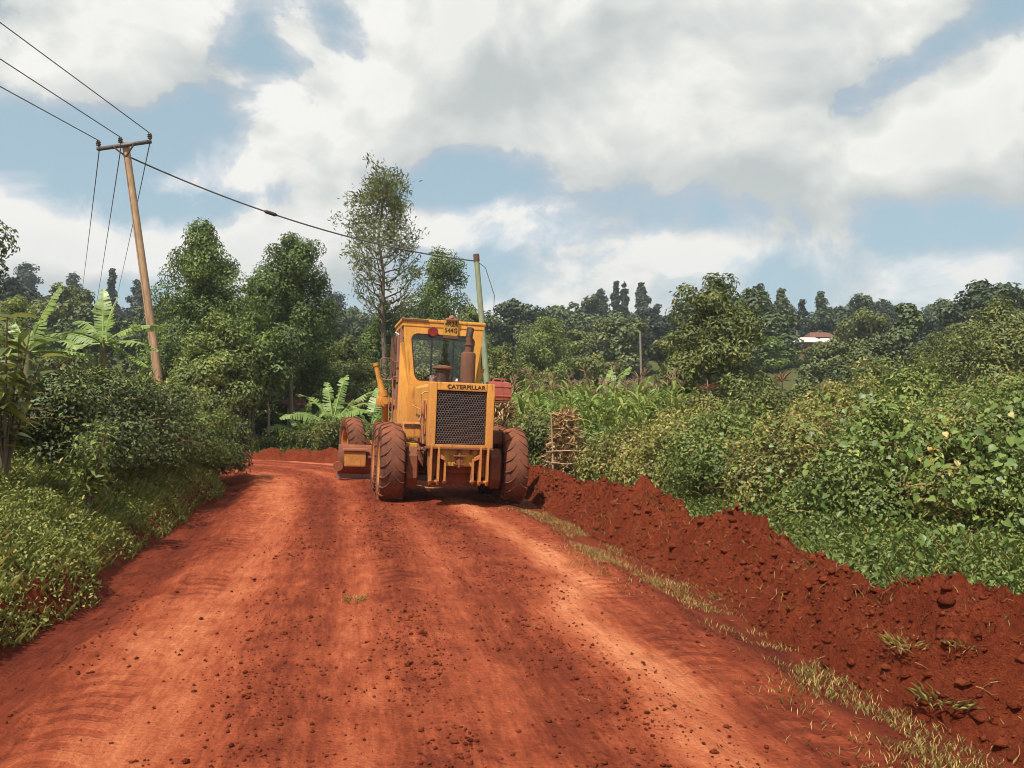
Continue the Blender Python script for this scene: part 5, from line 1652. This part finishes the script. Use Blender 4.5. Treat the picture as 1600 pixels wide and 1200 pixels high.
cab_rear = ring_panel([(-.66, 2.00), (-.745, 2.86), (-.755, 3.19), (.755, 3.19), (.745, 2.86), (.66, 2.00)] and resample([(-.62, 2.0), (-.745, 2.86), (-.755, 3.19), (.755, 3.19), (.745, 2.86), (.62, 2.0)], hole), hole, CY0, CY0 + .05).build('cab_rear_frame', 'yellow', gr)
PB().plate([(-.62, 1.20), (-.62, 1.998), (.62, 1.998), (.62, 1.20)], 'y', CY0 + .002, CY0 + .052, .004).build('cab_rear_wall', 'yellow', gr)
PB().plate([(x * .985, 2.53 + (z - 2.53) * .985) for x, z in hole], 'y', CY0 + .022, CY0 + .028, 0).build('rear_window', 'glass', gr)
sl_pb = ring_panel([(x * 1.03, 2.53 + (z - 2.53) * 1.025) for x, z in hole], [(x * .985, 2.53 + (z - 2.53) * .985) for x, z in hole], CY0 - .006, CY0 + .0)
sl_pb.build('window_seal', 'dark', cab_rear)
# chamfered rear corners and side posts
for s in (-1, 1):
    c = PB()
    bm = c.bm
    q = [(s * .622, CY0 + .003, 1.20), (s * .622, CY0 + .003, 2.0), (s * .742, CY0 + .003, 2.80), (s * .78, CY0 + .28, 2.80), (s * .78, CY0 + .28, 1.20)]
    q2 = [(x - s * .03, y + .03, z) for x, y, z in q]
    A = [bm.verts.new(v) for v in q]; B = [bm.verts.new(v) for v in q2]
    bm.faces.new(A); bm.faces.new(B[::-1])
    for i in range(5):
        bm.faces.new([A[i], B[i], B[(i + 1) % 5], A[(i + 1) % 5]])
    c.build('cab_corner_panel', 'yellow', gr)
    for y in (CY0 + .28, CY0 + .86, CY1 - .09):
        PB().box(s * .73, s * .785, y, y + .07, 1.20, 3.12, .012).build('cab_post', 'yellow' if s > 0 else 'primer', gr)
    PB().box(s * .735, s * .782, CY0 + .351, CY1 - .02, 1.20, 1.52, .01).build('cab_side_panel', 'yellow', gr)
    for y0, y1 in ((CY0 + .36, CY0 + .85), (CY0 + .94, CY1 - .10)):
        PB().box(s * .752, s * .758, y0, y1, 1.53, 3.05, 0).build('side_window', 'glass', gr)
PB().box(-.84, -.79, CY0 + .95, CY0 + 1.5, 2.1, 2.98, .01, rot=(0, 0, .10)).build('cab_door', 'rust', gr)
PB().box(-.80, .80, CY0 - .03, CY1 + .12, 3.185, 3.245, .025).box(-.775, .775, CY0 - .012, CY1 + .06, 3.10, 3.184, .01).build('cab_roof', 'yellow', gr)
PB().box(-.80, -.30, CY0 - .04, CY0 - .028, 3.195, 3.235, .004).build('roof_edge_strip', 'rust', gr)
PB().box(-.70, .70, CY1 - .03, CY1 + .03, 2.98, 3.09, .01).box(-.05, -.01, CY1 - .02, CY1 + .01, 1.9, 2.98, .004).box(.40, .44, CY1 - .02, CY1 + .01, 1.9, 2.98, .004).box(-.70, .70, CY1 - .03, CY1 + .03, 1.25, 1.90, .01).build('cab_front_frame', 'dark', gr)
PB().box(-.40, .10, CY0 + .30, CY0 + .34, 2.90, 2.985, .01).build('sun_visor', 'dark', gr)
PB().box(-.25, .25, CY0 + .5, CY0 + 1.0, 1.55, 1.68, .05).box(-.25, .25, CY0 + .42, CY0 + .52, 1.6, 2.15, .05).build('seat', 'dark', gr)
PB().box(-.12, .12, CY1 - .42, CY1 - .25, 1.3, 2.05, .03).tube([(math.cos(t) * .2, CY1 - .45 + math.sin(t) * .06, 2.10 + math.sin(t) * .17) for t in np.linspace(0, 6.28, 20)[:-1]], .015, 6, True).build('steering_console', 'dark', gr)
PB().box(-.75, .75, CY0 + .05, CY1, 1.16, 1.205, .01).build('cab_floor', 'rust', gr)
PB().lathe([(0, .001), (0, .085), (.025, .098), (.06, .092), (.085, .06), (.095, .001)], 24, 'y').build('tail_lamp', 'lens', gr, (-.21, CY0 - .095, 3.01), smooth=True)
pl = PB().plate([(-.145, .15), (.13, .15), (.14, -.09), (.12, -.14), (-.13, -.14), (-.15, -.06)], 'y', -.012, .0, .003).build('number_plate', 'plate', gr, (.135, CY0 - .035, 3.10), (.06, .02, 0))
text_part('4R2A', .12, (0, -.0135, .075), (math.pi / 2, 0, 0), 'letter', pl, 'lettering', .88, bold=.003)
text_part('544G', .12, (0, -.0135, -.045), (math.pi / 2, 0, 0), 'letter', pl, 'lettering', .88, bold=.002)
PB().box(-.15, .15, -.02, .03, -.20, -.145, .01).build('plate_bracket', 'rust', pl)
PB().box(-.11, .12, -.05, .10, .14, .19, .02).lathe([(.19, .001), (.19, .06), (.23, .05), (.25, .001)], 14, 'z').build('beacon_base', 'primer', pl)
# left-hand mirror frame, grab rail and hanging pipes
PB().tube([(-.98 + x, 2.35, z) for x, z in round_rect(-.12, .12, 2.10, 2.52, .05, 4)], .011, 6, True).tube([(-.86, 2.35, 2.45), (-.76, 2.35, 2.45)], .010).tube([(-.86, 2.35, 2.16), (-.76, 2.35, 2.16)], .010).build('mirror_frame', 'primer', gr, smooth=True)
PB().tube([(-.86, 2.2, 2.12), (-.85, 2.2, 1.6), (-.84, 2.2, 1.12), (-.78, 2.2, 1.08)], .013).tube([(-.90, 2.5, 2.0), (-.89, 2.5, 1.2)], .010).build('grab_rail', 'primer', gr, smooth=True)
PB().tube([(-.80, 1.9, 2.95), (-.86, 1.95, 3.0), (-.90, 2.1, 2.9), (-.84, 2.2, 2.6)], .016).build('wiper_hose', 'steel', gr, smooth=True)
PB().box(-1.0, -.66, 1.95, 2.5, .98, 1.02, .008).box(-1.0, -.96, 1.95, 2.5, .55, 1.0, .006).build('access_step', 'primer', gr)

# ---- front frame, circle, blade and lift cylinders (articulated to the left)
PB().plate([(2.3, 1.0), (2.3, 1.5), (3.2, 1.95), (4.6, 1.85), (5.7, 1.45), (6.5, 1.05), (6.5, .72), (5.7, .80), (4.6, 1.42), (3.3, 1.50), (2.7, .9)], 'x', -.16, .16, .02).build('gooseneck_frame', 'yellow', gr, mtx=PIV)
PB().cyl((-1.0, 6.3, .64), (1.0, 6.3, .64), .10, seg=16).box(-.2, .2, 6.1, 6.5, .5, .95, .04).build('front_axle', 'yellow', gr, smooth=True, mtx=PIV)
PB().lathe([(.62, .55), (.62, .74), (.72, .74), (.72, .55), (.62, .55)], 40, 'z').build('blade_circle', 'rust', gr, mtx=PIV @ Matrix.Translation((0, 3.85, 0)), smooth=True)
PB().tube([(-.45, 3.9, .76), (0, 5.9, .78)], .06).tube([(.45, 3.9, .76), (0, 5.9, .78)], .06).build('drawbar', 'rust', gr, smooth=True, mtx=PIV)
BLM = PIV @ Matrix.Translation((.16, 3.75, 0)) @ Matrix.Rotation(math.radians(-5), 4, 'Z')
def moldboard():
    p = PB()
    prof = []
    for k in range(13):
        a = math.radians(-58 + 116 * k / 12)
        prof.append((.30 - .36 * math.cos(a) , .44 + .36 * math.sin(a)))
    back = [(y - .03, z) for y, z in prof]
    poly = prof + back[::-1]
    p.plate(poly, 'x', -1.80, 1.80, .003)
    return p
PB_b = moldboard().build('blade', 'rust', gr, mtx=BLM, smooth=True)
PB().box(-1.82, 1.82, .10, .135, .03, .17, .004).build('cutting_edge', 'steel', PB_b, mtx=BLM)
PB().box(-1.68, -1.24, -.18, -.09, .30, .62, .03).build('side_shift_bracket', 'yellow', gr, mtx=BLM)
PB().box(-1.72, -1.20, -.22, -.08, .622, .68, .02).build('bracket_lid', 'primer', gr, mtx=BLM)
PB().cyl((-1.80, -.05, .30), (-1.80, -.16, .30), .10, seg=16).build('blade_end_bolt', 'rust', gr, mtx=BLM)
PB().cyl((-1.2, -.12, .50), (.8, -.10, .50), .05, seg=14).build('side_shift_cylinder', 'rust', gr, mtx=BLM, smooth=True)
for s in (-1, 1):
    lc = PB().cyl((s * .90, 2.9, 1.70), (s * 1.10, 2.9, 2.38), .075, .045, 16).cyl((s * .92, 2.9, 1.78), (s * .95, 2.9, 1.88), .095, seg=16).cyl((s * 1.10, 2.9, 2.38), (s * 1.12, 2.9, 2.44), .06, seg=12)
    lc.build('lift_cylinder', 'yellow', gr, smooth=True, mtx=PIV)
    PB().box(s * 1.06 if s < 0 else .76, s * .76 if s < 0 else 1.06, 2.80, 3.0, 1.58, 1.76, .04).cyl((s * .91, 2.76, 1.67), (s * .91, 3.04, 1.67), .10, seg=18).cyl((s * .91, 2.73, 1.67), (s * .91, 2.755, 1.67), .055, seg=14).build('cylinder_yoke', 'yellow', gr, smooth=True, mtx=PIV)
    PB().cyl((s * .89, 2.9, 1.62), (s * .80, 3.2, 1.02), .070, .050, 14).cyl((s * .80, 3.2, 1.05), (s * .70, 3.5, .74), .030, seg=12).build('lift_rod', 'yellow', gr, smooth=True, mtx=PIV)
    PB().box(min(s * .78, s * .14), max(s * .78, s * .14), 2.82, 2.98, 1.60, 1.72, .02).build('saddle_arm', 'yellow', gr, mtx=PIV)

# red jerrycan laid on a bracket at the right of the hood
PB().box(.505, 1.02, .42, .86, 1.72, 1.75, .006).box(.505, .60, .45, .80, 1.50, 1.715, .02).build('can_bracket', 'rust', gr)
PB().tube([(.56, .40, 1.90), (.60, .40, 2.02), (.70, .42, 2.03), (.72, .44, 1.95)], .014).build('can_strap', 'rust', gr, smooth=True)
jc = thing('jerrycan', 'red plastic jerrycan lying on a bracket at the right of the grader', 'jerrycan', gr.location + gm @ Vector((.90, .62, 1.754)), gr.rotation_euler)
PB().box(-.225, .215, -.17, .17, .0, .345, .085).build('body', 'red_can', jc, smooth=True)
for z in (.09, .255):
    PB().box(-.235, .225, -.178, .178, z - .012, z + .012, .008).build('rib', 'red_can', jc)
PB().cyl((-.23, .05, .25), (-.29, .05, .25), .035, seg=16).build('cap', 'dark', jc, smooth=True)
PB().tube([(-.10, 0, .34), (-.09, 0, .39), (.10, 0, .39), (.11, 0, .34)], .016).build('handle', 'red_can', jc, smooth=True)

# ------------------------------------------------------------------ poles, wires, houses
def pole(label, foot, top, r0, r1, mat, name='utility_pole'):
    th = thing(name, label, 'pole', foot)
    d = Vector(top) - Vector(foot)
    s = np.linspace(0, 1, 9)
    P = np.array([np.array(d) * t for t in s]); P[0] -= np.array(d.normalized()) * .5
    V, F = tube_np(P, r0 + (r1 - r0) * s, 12)
    link('shaft', mesh_np('shaft', V, F, M[mat], smooth=True), th)
    return th, d
DP = 27.0
top = at(196, 224, DP); low = at(246, 580, DP)
dr_ = (top - low)
zg = gz(low.x, DP)
foot = low + dr_ * ((zg - low.z) / dr_.z)
wp, d = pole('leaning wooden power pole with a crossarm on the left', foot, top, .155, .115, 'pole_wood')
L0 = at(152, 233, DP - .15) - foot; L1 = at(236, 221, DP - .15) - foot
ax = (L1 - L0).normalized()
V, F = merge([(np.array([(x, y, z) for x in (0, L) for y, z in ((-.06, -.05), (.06, -.05), (.06, .05), (-.06, .05))]), np.array([(0, 1, 2, 3), (4, 7, 6, 5), (0, 4, 5, 1), (1, 5, 6, 2), (2, 6, 7, 3), (3, 7, 4, 0)])) for L in [(L1 - L0).length]])
o = link('crossarm', mesh_np('crossarm', V, F, M['wire']), wp, L0, (0, -math.asin(ax.z), math.atan2(ax.y, ax.x)))
for t, dn in ((.30, .36), (.72, .36)):
    p0 = L0 + (L1 - L0) * t; p1 = d * .955
    PB().tube([tuple(p0 + Vector((0, -.08, 0))), tuple(p1 + Vector((0, -.10, 0)))], .03).build('brace', 'rust', wp)
INS = []
for t, inset in ((.02, 0), (.43, 0), (.975, 0)):
    p = L0 + (L1 - L0) * t + Vector((0, 0, .05))
    PB().lathe([(0, .02), (.05, .02), (.06, .075), (.09, .06), (.12, .085), (.15, .06), (.18, .08), (.21, .05), (.24, .045), (.26, .001)], 16, 'z').build('insulator', 'insulator', wp, p, smooth=True)
    INS.append(foot + p + Vector((0, 0, .24)))
def wire(label, A, B, sag, rad, n=24, name='power_line', extra=None):
    A, B = Vector(A), Vector(B)
    s = np.linspace(0, 1, n)
    P = np.array([A.lerp(B, float(t)) for t in s]); P[:, 2] -= sag * 4 * s * (1 - s)
    V, F = tube_np(P, rad, 6)
    o = link(name, mesh_np(name, V, F, M['wire'], smooth=True))
    tag(o, label, 'wire')
    return P
# the span towards the camera passes overhead to the left; the span beyond runs down into the valley
near_end = [at(0, 135, 22.5), at(0, 92, 22.5), at(0, 35, 22.5)]
names = ('lowest', 'middle', 'top')
for i in range(3):
    e = INS[i] + (near_end[i] - INS[i]) * 3.0
    wire(f'{names[i]} overhead power line running from the crossarm out past the upper left', INS[i], e, .0, .016)
for i, (px, py, lab) in enumerate(((124, 424, 'leftmost of the three power lines dropping away behind the wooden pole'), (145, 446, 'middle one of the three power lines dropping away behind the wooden pole'), (178, 420, 'rightmost of the three power lines dropping away behind the wooden pole'))):
    wire(lab, INS[i] + Vector((0, .1, -.1)), at(px, py + 60, 140), .4, .018, 40)
DG = 33.0
gt, gl_ = at(744, 398, DG), at(760, 590, DG)
dr_ = gt - gl_
zg = gz(gl_.x, DG)
gfoot = gl_ + dr_ * ((zg - gl_.z) / dr_.z)
gp, d = pole('pale green weathered pole rising behind the grader cab', gfoot, gt, .135, .105, 'pole_green')
PB().cyl(tuple(d * .965), tuple(d * 1.0 + Vector((0, 0, .02))), .125, seg=14).build('cap', 'rust', gp)
A, B = foot + (top - foot) * .955 + Vector((.1, 0, 0)), gfoot + d * .965
Pw = wire('thick cable sagging from the wooden pole to the green pole', A, B, .55, .028, 40)
m_ = int(40 * .36)
q = Vector(Pw[m_]); q2 = Vector(Pw[m_ + 1])
dd = (q2 - q).normalized()
sp = PB().cyl(q - dd * .16, q + dd * .16, .07, seg=12).cyl(q - dd * .24, q - dd * .16, .035, .07, 12).cyl(q + dd * .16, q + dd * .24, .07, .035, 12).build('cable_splice', 'dark', None, smooth=True)
tag(sp, 'black splice sleeve on the cable between the two poles', 'cable splice')
PB().tube([tuple(d * .965), (d.x * .95 + .35, d.y, d.z * .93), (d.x * .8 + .62, d.y, d.z * .78), (d.x * .6 + .45, d.y, d.z * .6)], .018, 6).build('loose_cable', 'wire', gp, smooth=True)
PB().tube([(d.x - .98, d.y, d.z * .97), (d.x - .98, d.y, d.z * .86)], .015, 6).build('hanging_wire', 'wire', gp)
# thin far posts
for px, y0, y1, d_, lab in ((1002, 519, 556, 70, 'thin pale post standing far off beyond the maize'), (1246, 516, 540, 112, 'thin post beside the far white-roofed house')):
    pt = at(px, y0, d_)
    x = pt.x
    pole(lab, (x, d_, gz(x, d_)), (x - .1, d_, pt.z), .11, .09, 'bark_pale', 'fence_post')

# houses far off
M['roof_white'] = paint('pale_iron_roof', (.74, .73, .70), .45, dust_lo=-9, dust_hi=-8, dust_amt=0, chips=.1)
M['roof_brown'] = paint('rusty_iron_roof', (.11, .06, .042), .6, dust_lo=-9, dust_hi=-8, dust_amt=0, chips=.4)
M['wall_mud'] = paint('mud_wall', (.26, .15, .10), .9, dust_lo=-9, dust_hi=-8, dust_amt=0, chips=.1)
M['wall_white'] = paint('limewashed_wall', (.66, .64, .60), .8, dust_lo=-9, dust_hi=-8, dust_amt=0, chips=.2)
def house(label, px, eave_py, d, w, dep, wall_h, roof_h, wall, roof, rz=0.0):
    p = at(px, eave_py, d)
    z0 = gz(p.x, d) - .3
    th = thing('house', label, 'house', (p.x, d, z0), (0, 0, rz))
    h = max(p.z - z0, 1.8)
    PB().box(-w / 2, w / 2, -dep / 2, dep / 2, 0, h, 0).build('wall', wall, th)
    rp = PB()
    for s in (-1, 1):
        a = [(-w / 2 - .4, s * (dep / 2 + .5), h - .05), (w / 2 + .4, s * (dep / 2 + .5), h - .05), (w / 2 + .4 - .8, 0, h + roof_h), (-w / 2 - .4 + .8, 0, h + roof_h)]
        n_ = 16
        vs = []
        for k in range(2 * n_ + 1):
            t = k / (2 * n_)
            dz = .03 * (k % 2)
            vs.append((rp.bm.verts.new(Vector(a[0]).lerp(Vector(a[1]), t) + Vector((0, 0, dz))), rp.bm.verts.new(Vector(a[3]).lerp(Vector(a[2]), t) + Vector((0, 0, dz)))))
        for k in range(2 * n_):
            rp.bm.faces.new([vs[k][0], vs[k + 1][0], vs[k + 1][1], vs[k][1]])
    for s in (-1, 1):
        x0, x1 = s * (w / 2 + .4), s * (w / 2 - .4)
        rp.bm.faces.new([rp.bm.verts.new((x0, -dep / 2 - .5, h - .05)), rp.bm.verts.new((x0, dep / 2 + .5, h - .05)), rp.bm.verts.new((x1, 0, h + roof_h))])
    rp.build('roof', roof, th)
    PB().box(-w * .08, w * .08, -dep / 2 - .06, -dep / 2 - .002, .3, h * .82, .01).build('door', 'rust', th)
    for xx in (-.3, .3):
        wd = PB().box(w * xx - .45, w * xx + .45, -dep / 2 - .05, -dep / 2 - .002, h * .42, h * .78, .01).build('window', 'dark', th)
        PB().box(w * xx - .5, w * xx + .5, -dep / 2 - .09, -dep / 2 - .051, h * .38, h * .415, .01).build('sill', 'wall_white', wd)
house('small far house with a gleaming white iron roof', 1262, 536, 108, 2.9, 3.2, 2.2, .75, 'wall_mud', 'roof_white', .1)
house('second smaller white-roofed far house right beside the first', 1290, 536, 109, 2.2, 2.8, 2.2, .65, 'wall_mud', 'roof_white', -.15)
house('brown-roofed far house up behind the white roofs', 1279, 528, 118, 3.4, 3.0, 2.4, .8, 'wall_mud', 'roof_brown', .05)
house('white-walled house glimpsed behind the bananas at the bend', 506, 634, 31.5, 2.6, 2.2, 1.3, .5, 'wall_white', 'roof_brown', .2)

# ------------------------------------------------------------------ haze of the humid air
hm, hb = new_mat('haze')
vol = hb.n('ShaderNodeVolumePrincipled', ins={'Color': (.86, .92, .97, 1), 'Density': .00065, 'Anisotropy': .25})
hb.n('ShaderNodeOutputMaterial', ins={1: vol.outputs[0]})
M['haze'] = hm
zmin = float(GZ.min()) - 1.2
zmax = float(GZ.max()) + 30
hz = PB().box(-1060, 1060, -360, 1160, zmin, zmax, 0).build('haze', 'haze', None)
hz['kind'] = 'stuff'
